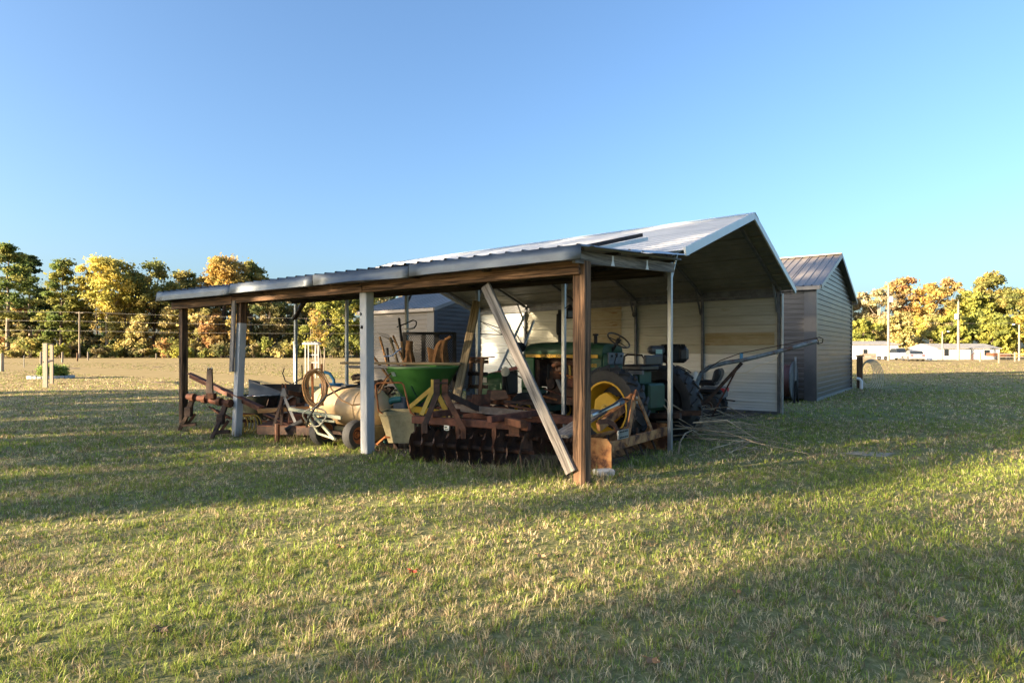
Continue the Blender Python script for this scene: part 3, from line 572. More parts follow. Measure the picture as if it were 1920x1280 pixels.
for px, top, d, rpx, pal, lab in ((1520, 548, 130, 36, 'olive', 'olive tree hidden behind the pewter shed'), (1570, 550, 128, 34, 'lime', 'yellow green tree hidden behind the pewter shed'), (1618, 552, 132, 24, 'pale', 'pale almost bare tree beside the pewter shed'), (1648, 545, 128, 26, 'pale', 'pale pinkish tree behind the transformer pole'), (1700, 524, 130, 34, 'rusty', 'rust orange tree rising right of the transformer pole'), (1745, 536, 126, 30, 'orange', 'orange brown tree left of the second pole'), (1778, 526, 134, 24, 'rusty', 'tall rusty crown just left of the second pole'),
                                  (1822, 548, 126, 30, 'lime', 'yellow green tree right of the second pole'), (1856, 514, 128, 32, 'olive', 'tallest tree on the right, green crown above the white house'), (1905, 546, 124, 36, 'olive', 'dark green tree at the right edge'), (1960, 540, 128, 36, 'lime', 'yellow green tree cut by the right edge')):
    tree('broadleaf_tree', lab, at_px(px, d), d, H_of(top, d), rpx / F * d, 'dec', pal, gr_, .30, per=150, size=.28, nb=60, bark=barkp if pal == 'pale' else barkm)
for k, px in enumerate(range(1615, 1940, 27)):
    d = 113 + rr.uniform(-4, 5); tree('broadleaf_tree', f'bushy tree behind the white houses, {ORD[k]} from the pewter shed', at_px(px + rr.uniform(-6, 6), d), d, H_of(rr.uniform(583, 606), d), 26 / F * d, 'dec', rr.choice(['lime', 'lime', 'yellow', 'bush', 'vine']), 'bushy trees behind the houses', .05, per=130, size=.27, nb=44)
for px in range(-20, 930, 19):
    d = 116 + rr.uniform(-3, 5); shrub('shrub', 'tangled shrub at the foot of the left tree line', at_px(px + rr.uniform(-6, 6), d), d, rr.uniform(1.8, 4.6), rr.uniform(1.6, 2.6), rr.choice(['under', 'under', 'vine', 'olive', 'rusty', 'lime']), 'undergrowth along the left tree line', per=55, size=.26)
# the neighbouring row of trees left of the frame: its long evening shade lies over the yard
sr = random.Random(5)
for y_, h_, low_, p_ in ((7.0, 19, .12, 34), (3.4, 18, .14, 30), (-.6, 17, .16, 26), (-4.4, 18, .2, 8), (-6.9, 18, .18, 15), (-9.9, 18, .5, 3), (-13.0, 19, .56, 12), (-17.6, 19, .12, 6), (-22.5, 18, .10, 5), (-27.5, 19, .10, 5), (-33, 19, .1, 5), (-38.5, 19, .1, 5), (-44, 19, .1, 5)):
    tree('broadleaf_tree', 'tall leafy tree in the row beside the yard', -46 + sr.uniform(-2, 2), y_, h_, 2.0 if y_ in (-6.9, -4.4, -9.9) else 2.9 if y_ > -15 else 3.6, 'dec', 'olive', 'tree row left of the yard', low_, per=p_ * 2.3, size=.24, nb=118, seed=int(y_ * 3))

# ---------------------------------------------------------------- poles and wires
def pole(label, px, d, top, r_=.13, cat='utility pole', m_=None):
    t = thing('utility_pole', label, cat, (at_px(px, d), d, 0)); h = H_of(top, d)
    M().cyl((0, 0, -.2), (0, 0, h), r_ * 1.2, r_ * .8, 10).build('shaft', m_ or poleg, t, smooth=40); return t, h
pl_, hl_ = pole('thin weathered utility pole before the yellow maple', 149, 114, 584, .14)
M().bar((-.7, 0, hl_ - .25), (.7, 0, hl_ - .25), .09, .1).build('crossarm', poleg, pl_)
for px, d, top, lab, box in ((1666, 88, 535, 'tall utility pole with a white transformer, right of the pewter shed', 1), (1797, 92, 565, 'utility pole with transformer in front of the long white house', 1)):
    t, h = pole(lab, px, d, top, .16); zt = h - (1.9 if px < 1700 else 2.2)
    M().cyl((.34 if px < 1700 else -.34, -.1, zt - .45), (.34 if px < 1700 else -.34, -.1, zt + .3), .26, .26, 12).build('transformer', whitep, t, smooth=40)
    M().bar((-.4, -.1, zt + .2), (.4, -.1, zt + .2), .06, .06).build('bracket', galvd, t)
    M().cyl((0, 0, h - .02), (0, 0, h + .3), .04, .03, 6).build('insulator', greym, t)
for px, d, top, lab, sg in ((1767, 95, 621, 'short lamp post at the left end of the long white house', 1), (1911, 86, 608, 'lamp post by the pasture fence at the right edge', -1)):
    t, h = pole(lab, px, d, top, .11, 'lamp post'); q = M(); q.tube([(0, 0, h - .15), (sg * .4, -.1, h + .05), (sg * .75, -.1, h)], .03, 6); q.build('arm', galvd, t); M().ball((sg * .85, -.1, h - .02), .17, 10, (1.2, 1, .6)).build('lamp_head', whitep, t, smooth=60)
wirem = mat('wire', (.35, .33, .30), rough=.5, metal=.3)
for k, (ya, yb, yc) in enumerate(((585, 600, 612), (602, 608, 622), (620, 622, 634))):
    a, b_, c = PX(-60, ya - 2, 114), PX(149, ya, 114), PX(960, yb, 114); t = tag(M().build('power_line', wirem), f'{("highest","middle","lowest")[k]} of the three power lines crossing the left tree line', 'power line', 'power lines on the left')
    q = M(); q.tube([a, b_] + [b_.lerp(c, f) + V((0, 0, -1.6 * f * (1 - f))) for f in (.15, .3, .45, .6, .75, .9, 1)], .009, 4); t.data = (lambda o: (o.data, bpy.data.objects.remove(o))[0])(q.build('power_line_mesh', wirem))
for k, (ya, yb) in enumerate(((552, 556), (602, 604))):
    q = M(); a, b_ = PX(1640 if k else 1666, ya, 88), PX(1990, yb, 92); q.tube([a.lerp(b_, f) + V((0, 0, -1.0 * f * (1 - f))) for f in (0, .2, .4, .6, .8, 1)], .011, 4)
    tag(q.build('power_line', wirem), f'{("upper","lower")[k]} power line strung between the right hand poles', 'power line', 'power lines on the right')

# ---------------------------------------------------------------- far right: houses, car, fence
wallw = mat('white_vinyl_siding', (.80, .79, .76), (.74, .73, .70), scale=1, rough=.6)
roofg = mat('grey_shingles', (.22, .21, .20), (.30, .29, .27), scale=3, rough=.9)
def house(label, px0, px1, d, base, wall_top, roof_top, wins, dep=7, gable=None):
    x0, x1 = at_px(px0, d), at_px(px1, d); wz = H_of(wall_top, d); rz = H_of(roof_top, d); t = thing('white_house', label, 'house', ((x0 + x1) / 2, d, 0)); hw = (x1 - x0) / 2
    M().box((0, dep / 2, wz / 2), (2 * hw, dep, wz)).build('wall', wallw, t)
    for k in range(1, int(wz / .25)): M().box((0, -.006, k * .25), (2 * hw, .012, .02)).build('siding_lap', wallw, t)
    q = M(); o = .25; q.prism([(-o, wz - .05), (dep / 2, rz), (dep + o, wz - .05), (dep + o, wz + .05), (dep / 2, rz + .12), (-o, wz + .05)], (0, 0, 0), (0, 1, 0), (0, 0, 1), 2 * hw + .5); q.build('roof', roofg, t)
    q = M(); q.add([(-hw, 0, wz), (-hw, dep, wz), (-hw, dep / 2, rz)], [(0, 2, 1)]); q.add([(hw, 0, wz), (hw, dep, wz), (hw, dep / 2, rz)], [(0, 1, 2)]); q.build('gable', wallw, t)
    for (px, py, w_, h_, kind) in wins:
        x = at_px(px, d) - (x0 + x1) / 2; z = H_of(py, d)
        f = M().box((x, -.03, z), (w_ + .14, .06, h_ + .14)).build('door' if kind else 'window', wallw if not kind else greym, t); M().box((x, -.065, z), (w_, .02, h_)).build('pane', glassd if not kind else creamp, f)
    return t
house('white house with a grey roof beside the pewter shed, silver car before it', 1596, 1684, 100, 674, 646, 640, [(1672, 662, .8, 1.1, 0), (1622, 660, .7, .9, 0)], 8)
house('long low white house at the right behind the second pole', 1757, 1874, 98, 674, 653, 645, [(1774, 661, .75, 1.05, 0), (1815, 665, .9, 1.6, 1), (1850, 661, .9, .9, 0)], 7)
def car(label, x, y, rz, m_, L_=4.5, W_=1.8, hb=.72, hr=1.42, truck=False):
    t = thing('parked_car' if not truck else 'pickup_truck', label, 'car' if not truck else 'pickup', (x, y, 0), rz)
    prof = [(-L_ / 2, .35), (-L_ / 2 - .03, .7), (-L_ / 2 + .05, hb + .25), (-L_ / 2 + .35, hb + .3), (L_ * .16, hb + .25), (L_ / 2 - .25, hb + .08), (L_ / 2, hb - .12), (L_ / 2 + .02, .4), (L_ / 2 - .1, .24), (-L_ / 2 + .1, .24)]
    M().prism(prof, (0, 0, 0), (1, 0, 0), (0, 0, 1), W_).build('body', m_, t, bevel=.07)
    zb = hb + .24
    cabp = [(-L_ * .46, zb), (-L_ * .36, hr - .05), (-L_ * .12, hr), (L_ * .04, hr - .06), (L_ * .2, zb)] if not truck else [(-L_ * .08, zb), (-L_ * .06, hr), (L_ * .14, hr), (L_ * .26, zb)]
    M().prism(cabp, (0, 0, 0), (1, 0, 0), (0, 0, 1), W_ * .84).build('cabin', glassd, t, bevel=.05)
    M().prism([(a * .93 - .02, b) for a, b in cabp[1:-1]] + [(a * .9, b + .03) for a, b in cabp[1:-1]][::-1], (0, 0, 0), (1, 0, 0), (0, 0, 1), W_ * .8).build('roof', m_, t)
    for sx in (-1, 1):
        for sy in (-1, 1):
            wq = M(); wq.lathe([(.18, -.1), (.3, -.11), (.33, -.07), (.33, .07), (.3, .11), (.18, .1)], (sx * L_ * .31, sy * (W_ / 2 - .08), .33), (0, 1, 0), 18); wq.build('wheel', rubber, t, smooth=40)
            M().cyl((sx * L_ * .31, sy * (W_ / 2 + .02), .33), (sx * L_ * .31, sy * (W_ / 2 - .06), .33), .2, .2, 12).build('hubcap', steel, t)
        M().box((-L_ / 2 - .02, sx * W_ * .38, .78), (.06, .34, .17)).build('tail_light', redp, t)
    M().box((-L_ / 2 - .045, 0, .46), (.06, W_ * .9, .16)).build('bumper', m_, t); M().box((-L_ / 2 - .05, 0, .72), (.02, .5, .12)).build('plate', whitep, t)
    return t
silver = mat('silver_car_paint', (.42, .42, .43), rough=.3, metal=.6); whitecar = mat('white_car_paint', (.75, .75, .75), rough=.3)
car('silver sedan parked with its back to the yard before the white house', at_px(1712, 84), 84, R(70), silver)
car('white pickup parked behind the silver sedan', at_px(1686, 93), 93, R(100), whitecar, 5, 1.9, .8, 1.75, True)
for px, d, w_, h_, lab in ((1627, 96, 2.2, .9, 'tan wooden crate box standing before the left white house'), (1743, 93, .5, .75, 'small white bin between the two white houses')):
    t = thing('storage_box', lab, 'box', (at_px(px, d), d, 0)); M().box((0, 0, h_ / 2), (w_, .8, h_)).build('body', poleg if w_ > 1 else whitep, t, bevel=.03); M().box((0, 0, h_ + .03), (w_ + .08, .88, .06)).build('lid', poleg if w_ > 1 else whitep, t)
t = thing('flat_trailer', 'low flat trailer with scrap parked before the left white house', 'trailer', (at_px(1648, 92), 92, 0)); M().box((0, 0, .5), (3.2, 1.6, .12)).build('deck', wgrey[0], t)
for s_ in (-.5, .5):
    q = M(); q.lathe([(.1, -.09), (.28, -.1), (.31, 0), (.28, .1), (.1, .09)], (s_, -.86, .31), (0, 1, 0), 14); q.build('wheel', rubber, t)
M().bar((1.6, 0, .48), (2.9, 0, .4), .08, .1).build('tongue', rustd, t)
t = thing('swing_frame', 'small brown arch frame standing before the long white house', 'frame', (at_px(1831, 90), 90, 0)); q = M(); q.tube([(-.62, 0, 0), (-.62, 0, .85), (-.5, 0, 1.0), (.5, 0, 1.0), (.62, 0, .85), (.62, 0, 0)], .07, 6); q.build('arch', rust, t)
t = thing('farm_trailer', 'rusty wheeled farm wagon behind the pasture fence', 'wagon', (at_px(1872, 93), 93, 0)); M().box((0, 0, .8), (2.6, 1.4, .5)).build('bed', rust, t)
for s_ in (-.8, .8):
    q = M(); q.lathe([(.1, -.09), (.3, -.1), (.34, 0), (.3, .1), (.1, .09)], (s_, -.78, .34), (0, 1, 0), 14); q.build('wheel', rubber, t)
pf = thing('pasture_fence', 'pale board fence posts running off to the right edge', 'fence', (at_px(1900, 82), 82, 0))
for px, d in ((1838, 79), (1873, 70), (1903, 80), (1935, 80)):
    M().box((at_px(px, d) - at_px(1900, 82), d - 82, .6), (.14, .14, 1.25)).build('post', poleg, pf)
for z in (.55, .95): M().bar((at_px(1873, 84) - at_px(1900, 82), 2, z), (at_px(2000, 84) - at_px(1900, 82), 2, z), .04, .13).build('rail', poleg, pf)

# ---------------------------------------------------------------- left field
for i, (px, base, h_, r_, lab, m_) in enumerate(((4, 696, 1.25, .10, 'thick fence post at the left edge of the field', poleg), (45, 689, 1.0, .025, 'thin steel fence stake left of the shrub bed', galvd), (77, 684, 1.3, .10, 'weathered fence post behind the shrub bed', poleg), (117, 680, 1.25, .10, 'fence post right of the shrub bed', poleg), (145, 677, 1.1, .10, 'short dark brown fence post', wood[2]), (165, 675, 1.2, .10, 'distant pale fence post right of the dark one', poleg), (293, 672.5, .9, .1, 'lone far fence post at the foot of the vine oak', poleg))):
    b = PG(px, base); t = thing('fence_post', lab, 'fence post', b, 0, 'old fence posts in the left field'); M().cyl((0, 0, -.1), (0, 0, h_), r_ * 1.05, r_ * .95, 8).build('shaft', m_, t, smooth=40); M().lathe([(r_ * .95, 0), (r_ * .4, .03), (0, .035)], (0, 0, h_), n=8).build('cap', m_, t)
b = PG(90, 723); t = thing('board_stand', 'two upright weathered boards joined by a small shelf, before the shrub bed', 'stand', b)
for px, base, w_ in ((85, 727, .19), (97, 719.5, .15)):
    c = PG(px, base) - b; M().box((c.x, c.y, .88 if px < 90 else .89), (w_, .06, 1.78)).build('board', poleg, t, bevel=.008)
M().bar(PG(85, 727) - b + V((0, 0, 1.02)), PG(97, 719.5) - b + V((0, 0, 1.05)), .16, .05).build('shelf', poleg, t)
M().bar(PG(85, 727) - b + V((0, 0, 1.75)), PG(97, 719.5) - b + V((0, 0, 1.76)), .12, .04).build('top_board', poleg, t)
b = PG(96, 709); rb = thing('raised_bed', 'round stone edged bed in the left field', 'flower bed', b)
for i in range(26):
    a = 2 * math.pi * i / 26; M().box((math.cos(a) * .95, math.sin(a) * .95, .07), (.16, .22 * random.uniform(.9, 1.05), .15 * random.uniform(.9, 1.1)), a).build('edging_stone', concrete, rb, bevel=.015)
shrub('bed_shrub', 'round green shrub growing inside the stone edged bed', b.x, b.y, .92, .86, 'bush', None, per=190, size=.05, nb=34)
for px, py, w_ in ((302, 717, .9), (137, 691, 1.2), (295, 688, .9)):
    b = PG(px, py); q = M(); q.ball((0, 0, 0), w_ / 2, 14, (1, .8, .10)); o = q.build('earth_mound', soil, smooth=60); o.location = b
    tag(o, {302: 'nearest dark earth mound in the left field', 137: 'earth mound right of the shrub bed, far out', 295: 'small far earth mound before the vine oak'}[px], 'mound')
arbm = mat('weathered_white', (.36, .35, .33), (.44, .43, .40), scale=5, rough=.7)
b = PX(583, 702, 33); b.z = 0; ar = thing('white_arbor', 'slim white garden arbor seen between the lean-to posts', 'arbor', b)
for dx, dy in ((-.30, 0), (.24, 0), (-.30, .5), (.24, .5)): M().box((dx, dy, .93), (.05, .05, 1.86)).build('post', arbm, ar)
for dy in (0, .5): M().box((-.03, dy - .04, 1.84), (.85, .04, .1)).build('top_rail', arbm, ar)
for k in range(4): M().box((-.3 + .18 * k, .25, 1.92), (.04, .75, .05)).build('slat', arbm, ar)
for k in range(3): M().box((-.03, .54, .4 + .42 * k), (.5, .02, .04)).build('trellis_bar', arbm, ar)
b = PX(553, 706, 31); b.z = 0; t = thing('white_post', 'stout white post just left of a grey carport post, out in the field', 'post', b); M().box((0, 0, .93), (.13, .13, 1.86)).build('shaft', arbm, t); M().box((0, 0, 1.89), (.17, .17, .05)).build('cap', arbm, t)
def young_tree(px, py, d, top, lab, n, pal):
    b = PX(px, py, d); b.z = 0; t = thing('young_tree', lab, 'tree', b); r = random.Random(px); C = []
    for k in range(n):
        q = M(); a = r.uniform(-.5, .5); e = V((a + r.uniform(-.2, .2), r.uniform(-.4, .4), H_of(top, d) * r.uniform(.7, 1))); m0 = V((a * .4, 0, e.z * .4)); q.tube([(0, 0, -.05), m0, e], [.035, .025, .008], 6); q.build('stem', barkp, t)
        for f in (.45, .6, .72, .85, 1): C.append(np.array(m0.lerp(e, f)) + rng.normal(size=3) * .1)
    o = mesh_np('foliage', *leaf_cloud(C, [.2] * len(C), 26, .07, PAL[pal], .9), leafm); o.parent = t
young_tree(592, 700, 36, 576, 'young sapling with thin pale stems and orange leaves by the arbor', 6, 'orange')
young_tree(606, 700, 39, 608, 'nearly bare sapling right of the orange leaved one', 3, 'yellow')
# ---------------------------------------------------------------- wheels
def wheel(parent, c, ax, r, w_, rimr, rimm, lugs=0, dish=0.0, name='wheel', rim_name='rim', out=1):
    """tyre (top level part) with rim and hub as sub-parts; ax points to the outer side"""
    c, ax = V(c), V(ax).normalized(); h = w_ / 2
    q = M(); q.lathe([(rimr, -h * .8), (rimr + (r - rimr) * .5, -h), (r * .94, -h * .92), (r, -h * .55), (r * 1.003, 0), (r, h * .55), (r * .94, h * .92), (rimr + (r - rimr) * .5, h), (rimr, h * .8), (rimr * .98, 0)], c, ax, 36, True)
    x = ax.orthogonal().normalized(); y = ax.cross(x)
    for i in range(lugs):
        for s in (-1, 1):
            a = 2 * math.pi * (i + (.5 if s > 0 else 0)) / lugs; P = []
            for (da, hh, rr_) in ((0, .02, r * 1.05), (.16, h * .95, r * 1.0)):
                d = x * math.cos(a + da) + y * math.sin(a + da); P.append((c + ax * s * hh + d * rr_, d))
            q.bar(P[0][0] - P[0][1] * .01, P[1][0] - P[1][1] * .02, .045, .05, P[0][1])
    o = q.build(name, rubber, parent, smooth=45)
    k = M(); k.lathe([(rimr * 1.02, h * .72), (rimr * 1.04, h * .86), (rimr * .97, h * .84), (rimr * .93, h * .45), (rimr * .84, h * .15 + dish)] + ([] if lugs == 20 else [(rimr * .45, h * .05 + dish), (rimr * .3, h * .12 + dish), (0, h * .12 + dish)]), c, ax, 32)
    k.build(rim_name, rimm, o, smooth=35)
    k = M(); k.lathe([(rimr * 1.02, -h * .72), (rimr * .9, -h * .3), (rimr * .85, h * .13 + dish), (0, h * .0 + dish)], c, ax, 32); k.build('rim_back', black if rimm in (yellow,) else rustd, o, smooth=35)  # black behind yellow rims: shade of the deep recess put into the colour
    hb = M(); hb.lathe([(rimr * .24, h * .0 + dish), (rimr * .24, h * .35 + dish), (rimr * .16, h * .55 + dish), (0, h * .58 + dish)], c, ax, 16)
    for i in range(6):
        a = i * math.pi / 3; d = (x * math.cos(a) + y * math.sin(a)) * rimr * .42; hb.cyl(c + d + ax * (h * .05 + dish), c + d + ax * (h * .2 + dish), rimr * .045, None, 6)
    hb.build('hub', rimm, o, smooth=35); return o
# ---------------------------------------------------------------- green farm tractor
TR = thing('farm_tractor', 'green farm tractor with yellow wheels, tall black muffler and open engine, parked in the carport', 'tractor', (2.03, 9.86, 0), R(131))
for s in (1, -1):
    o = wheel(TR, (0, s * .70, .615), (0, s, 0), .615, .31, .40, yellow, lugs=20, dish=-.14, name='rear_wheel')
    k = M(); k.prism([(.25 * math.cos(a) * (1 if i % 2 else .93), .25 * math.sin(a) * (1 if i % 2 else .93)) for i, a in enumerate(2 * math.pi * j / 12 for j in range(12))], (0, s * .775, .615), (1, 0, 0), (0, 0, 1), .10); k.build('wheel_weight', yellow, o, bevel=.012)
    k = M(); k.lathe([(.06, 0), (.055, .05), (.03, .07), (0, .07)], (0, s * .825, .615), (0, s, 0), 8); k.lathe([(.075, 0), (.08, .012), (.06, .02)], (0, s * .826, .615), (0, s, 0), 14); k.build('axle_nut', yellowd, o)
    wheel(TR, (2.12, s * .52, .37), (-.12 * s, s, 0), .37, .16, .21, yellow, dish=-.02, name='front_wheel')
M().bar((0, -.58, .615), (0, .58, .615), .2, .2).build('rear_axle', greend, TR, bevel=.02)
q = M(); q.box((.35, 0, .66), (1.1, .36, .44)).box((-.15, 0, .78), (.4, .42, .4)); q.build('transmission', greend, TR, bevel=.03)
q = M(); q.bar((.8, .20, .62), (2.45, .20, .62), .05, .14).bar((.8, -.20, .62), (2.45, -.20, .62), .05, .14); q.build('frame_rail', rustd, TR)
q = M(); q.bar((2.12, -.44, .42), (2.12, .44, .42), .09, .1).bar((2.12, 0, .42), (2.12, 0, .66), .12, .12); [q.bar((2.12, s * .44, .36), (2.12, s * .44, .62), .06, .06) for s in (1, -1)]; q.build('front_axle', greend, TR)
q = M(); q.box((1.35, 0, .86), (1.05, .40, .46)).box((1.38, 0, 1.15), (.9, .34, .22)).box((2.14, 0, 1.08), (.12, .46, .5)).box((1.5, -.1, 1.3), (1.2, .12, .12)).cyl((1.9, 0, .95), (1.98, 0, .95), .17, .17, 14); q.build('engine_block', rustd, TR, bevel=.02)
q = M(); q.tube([(1.0, .2, 1.2), (1.2, .24, 1.26), (1.5, .24, 1.27), (1.75, .2, 1.22)], .035, 8)
for k in range(4): q.tube([(1.08 + .2 * k, .12, 1.12), (1.08 + .2 * k, .2, 1.22)], .025, 6)
q.build('manifold', rust, TR, smooth=50)
for i, (a, b_, r_, m_) in enumerate((((1.1, .21, .78), (1.1, .21, 1.02), .055, rustr), ((1.45, .22, .72), (1.62, .22, .98), .04, greym), ((1.75, .2, .9), (1.75, .26, .9), .10, rustd), ((.95, .24, .98), (1.55, .25, 1.1), .018, rustb), ((1.2, .25, .66), (1.9, .26, .8), .015, rustr), ((1.3, .23, 1.0), (1.3, .24, 1.26), .02, yellowd), ((1.62, .22, .62), (1.95, .24, .66), .02, rustb), ((1.0, .25, .6), (1.02, .25, 1.2), .014, rust), ((1.85, .22, .7), (1.86, .2, 1.25), .02, black))):
    M().cyl(a, b_, r_, None, 10).build(('oil_filter', 'fuel_pump', 'pulley', 'rod', 'rod', 'pipe', 'rod', 'rod', 'hose')[i], m_, TR, smooth=40)
M().box((1.22, .235, .93), (.22, .09, .16)).build('carburettor', rustr, TR, bevel=.02); M().box((1.6, .235, 1.06), (.16, .09, .14)).build('generator', rust, TR, bevel=.02)
def hood_sec(x, w_, zb, zt, n=14):
    out = []
    for i in range(n + 1):
        a = math.pi * i / n; c_, s_ = math.cos(a), math.sin(a); out.append((x, w_ * math.copysign(abs(c_) ** .45, c_), zb + (zt - zb) * s_ ** .55))
    return out
q = M(); secs = [hood_sec(x, w_, zb, zt) for x, w_, zb, zt in ((.55, .27, 1.34, 1.60), (.8, .275, 1.36, 1.625), (1.4, .275, 1.37, 1.645), (2.1, .27, 1.37, 1.64), (2.38, .26, 1.36, 1.62), (2.5, .235, 1.34, 1.56), (2.54, .19, 1.33, 1.46))]
n = len(secs[0]); q.v = [p for s in secs for p in s]; q.f = [(i * n + j, i * n + j + 1, (i + 1) * n + j + 1, (i + 1) * n + j) for i in range(len(secs) - 1) for j in range(n - 1)] + [tuple(range(n))]
q.build('hood', greend, TR, smooth=40, solid=.008)
for s in (1, -1):
    k = M().box((1.5, s * .283, 1.395), (1.75, .012, .055)).build('hood_stripe', yellow, TR)
    Mx = Matrix.Translation((1.60, s * .290, 1.395)) @ Matrix.Rotation(math.pi if s > 0 else 0, 4, 'Z') @ Matrix.Rotation(R(90), 4, 'X')
    text_mesh('JOHN   DEERE', .062, inkm, k, Mx, sx=1.35)
    M().box((2.34, s * .268, 1.08), (.34, .03, .56)).build('side_grille', green, TR, bevel=.01)
    k = M().box((.76, s * .262, 1.20), (.42, .03, .34)).build('cowl_side', greend, TR, bevel=.01)
    text_mesh('1010', .085, yellow, k, Matrix.Translation((.72, s * .280, 1.24)) @ Matrix.Rotation(math.pi if s > 0 else 0, 4, 'Z') @ Matrix.Rotation(R(90), 4, 'X'), sx=.8)
q = M(); q.box((2.52, 0, 1.06), (.03, .5, .6)); [q.box((2.54, 0, .82 + .06 * k), (.02, .44, .025)) for k in range(9)]; q.build('front_grille', green, TR)
M().box((2.45, 0, .72), (.22, .5, .14)).build('front_support', greend, TR, bevel=.03)
q = M(); q.cyl((2.46, .30, 1.55), (2.56, .30, 1.55), .085, .095, 16); q.build('headlight', black, TR, smooth=40)
M().box((.72, 0, 1.2), (.46, .49, .5)).build('cowl', greend, TR, bevel=.04)
k = M().box((.478, 0, 1.36), (.03, .40, .2)).build('dash', galvd, TR, bevel=.01)
for y_ in (-.12, 0, .12): M().cyl((.455, y_, 1.4), (.47, y_, 1.4), .022, None, 12).build('gauge', black, k)
M().cyl((.78, .16, 1.60), (.78, .16, 1.74), .03, .03, 10).build('filler_neck', black, TR); M().cyl((.78, .16, 1.74), (.78, .16, 1.77), .05, .045, 12).build('filler_cap', black, TR)
sw = V((.42, 0, 1.66)); sa = V((-.62, 0, .78)).normalized()
k = M(); k.torus(sw, sa, .20, .014); k = k.build('steering_wheel', blackp, TR, smooth=60)
q = M(); xs = sa.orthogonal().normalized(); ys = sa.cross(xs); [q.bar(sw - sa * .02, sw + (xs * math.cos(a) + ys * math.sin(a)) * .195, .018, .01, sa) for a in (.5, 2.6, 4.7)]; q.cyl(sw - sa * .04, sw + sa * .02, .045, .04, 12); q.build('spokes', blackp, k)
M().cyl(sw - sa * .03, sw - sa * .4, .025, None, 10).build('steering_column', black, TR)
mz = V((1.72, .06, 0)); q = M(); q.lathe([(.0, 2.22), (.032, 2.22), (.032, 2.16), (.058, 2.14), (.062, 2.0), (.062, 1.82), (.05, 1.77), (.03, 1.76), (.03, 1.6)], mz, (0, 0, 1), 16); q.build('muffler', black, TR, smooth=40)
q = M(); q.box((-.02, 0, 1.22), (.4, .46, .10)); q.build('seat_cushion', blackp, TR, bevel=.03); M().box((-.02, .22, 1.15), (.44, .04, .06)).build('seat_rail', greym, TR)
q = M(); q.tube([(.16, .2, 1.25), (.14, .2, 1.40), (.08, .2, 1.43), (-.2, .2, 1.42), (-.24, .2, 1.36), (-.24, -.2, 1.36)], .016, 8); q.build('seat_rim', black, TR); M().box((-.25, 0, 1.34), (.06, .42, .16)).build('seat_back', blackp, TR, bevel=.02)
q = M(); q.bar((-.05, 0, .95), (-.05, 0, 1.18), .14, .3); q.build('seat_post', greend, TR); q = M(); q.bar((-.3, .25, .5), (-.95, .28, .55), .05, .08).bar((-.3, -.25, .5), (-.95, -.28, .55), .05, .08); q.build('lift_arm', rustd, TR)
q = M(); q.tube([(.3, .18, 1.0), (.34, .2, 1.3), (.30, .2, 1.42)], .01, 6); q.ball((.30, .2, 1.43), .025, 8); q.build('gear_lever', black, TR)

# ---------------------------------------------------------------- small green mower standing in front of the tractor
b = PX(925, 760, 12.2); b.z = 0; gm = thing('garden_tractor', 'small green garden tractor with a round cream lamp, left of the tractor nose', 'garden tractor', b, R(150))
q = M(); secs = [[(x, w_ * math.copysign(abs(math.cos(a)) ** .5, math.cos(a)), zb + (zt - zb) * math.sin(a) ** .6) for a in (math.pi * i / 10 for i in range(11))] for x, w_, zb, zt in ((-.35, .24, .62, 1.08), (0, .24, .60, 1.06), (.28, .22, .58, .98), (.36, .16, .58, .85))]
n = 11; q.v = [p for s in secs for p in s]; q.f = [(i * n + j, i * n + j + 1, (i + 1) * n + j + 1, (i + 1) * n + j) for i in range(3) for j in range(n - 1)] + [tuple(range(n)), tuple(range(3 * n, 4 * n))[::-1]]; q.build('hood', green, gm, smooth=40)
M().box((-.5, 0, .55), (1.1, .42, .2)).build('chassis', rust, gm, bevel=.02); M().box((-.38, .0, .86), (.1, .5, .45)).build('dash', blackp, gm, bevel=.03)
M().box((.05, .243, .92), (.1, .008, .1)).build('sticker', creamp, gm)
for x in (.1, -.75):
    for s in (1, -1): wheel(gm, (x, s * .4, .2 if x > 0 else .25), (0, s, 0), .2 if x > 0 else .25, .16, .1, yellowd)
c = PX(948, 697, 11.75); lm = FR[gm].inverted() @ c; q = M(); q.lathe([(.05, -.08), (.085, -.01), (.09, .02), (.07, .03), (0, .035)], lm, FR[gm].to_3x3().inverted() @ V((-.45, -.85, .2)), 16); q.build('lamp', creamp, gm, smooth=40)
q = M(); q.tube([lm + V((0, 0, -.05)), V((lm.x - .05, lm.y, .7))], .02, 6); q.build('lamp_stalk', black, gm)
q = M(); q.torus((-.62, 0, 1.02), (-.5, 0, .8), .15, .012); q.build('steering_wheel', blackp, gm)

# ---------------------------------------------------------------- disc harrow at the front
dh = bthing('disc_harrow', 'rusty notched disc harrow with a tall A-frame hitch, lying under the front beam', 'disc harrow', .1, 1.7)
def disc_mesh():
    q = M(); n = 30; prof = ((.05, .05), (.12, .038), (.19, .018), (.235, 0))
    for j, (r_, h_) in enumerate(prof):
        for i in range(n):
            a = 2 * math.pi * i / n; rr_ = r_ * (1 if j < 3 or i % 6 not in (0, 5) else .80); q.v.append((rr_ * math.cos(a), h_, rr_ * math.sin(a)))
    q.f = [(j * n + i, j * n + (i + 1) % n, (j + 1) * n + (i + 1) % n, (j + 1) * n + i) for j in range(3) for i in range(n)] + [tuple(range(n))]
    q.cyl((0, -.06, 0), (0, .08, 0), .04, .04, 10); return q
d0 = None
def place(part, u, v, z, rz=0, s=1):
    p = FR[dh].inverted() @ B(u, v, z); part.location = p; part.rotation_euler = (0, random.uniform(0, 6), 0) if not rz else (0, random.uniform(0, 1), rz); part.scale = (s, s, s)
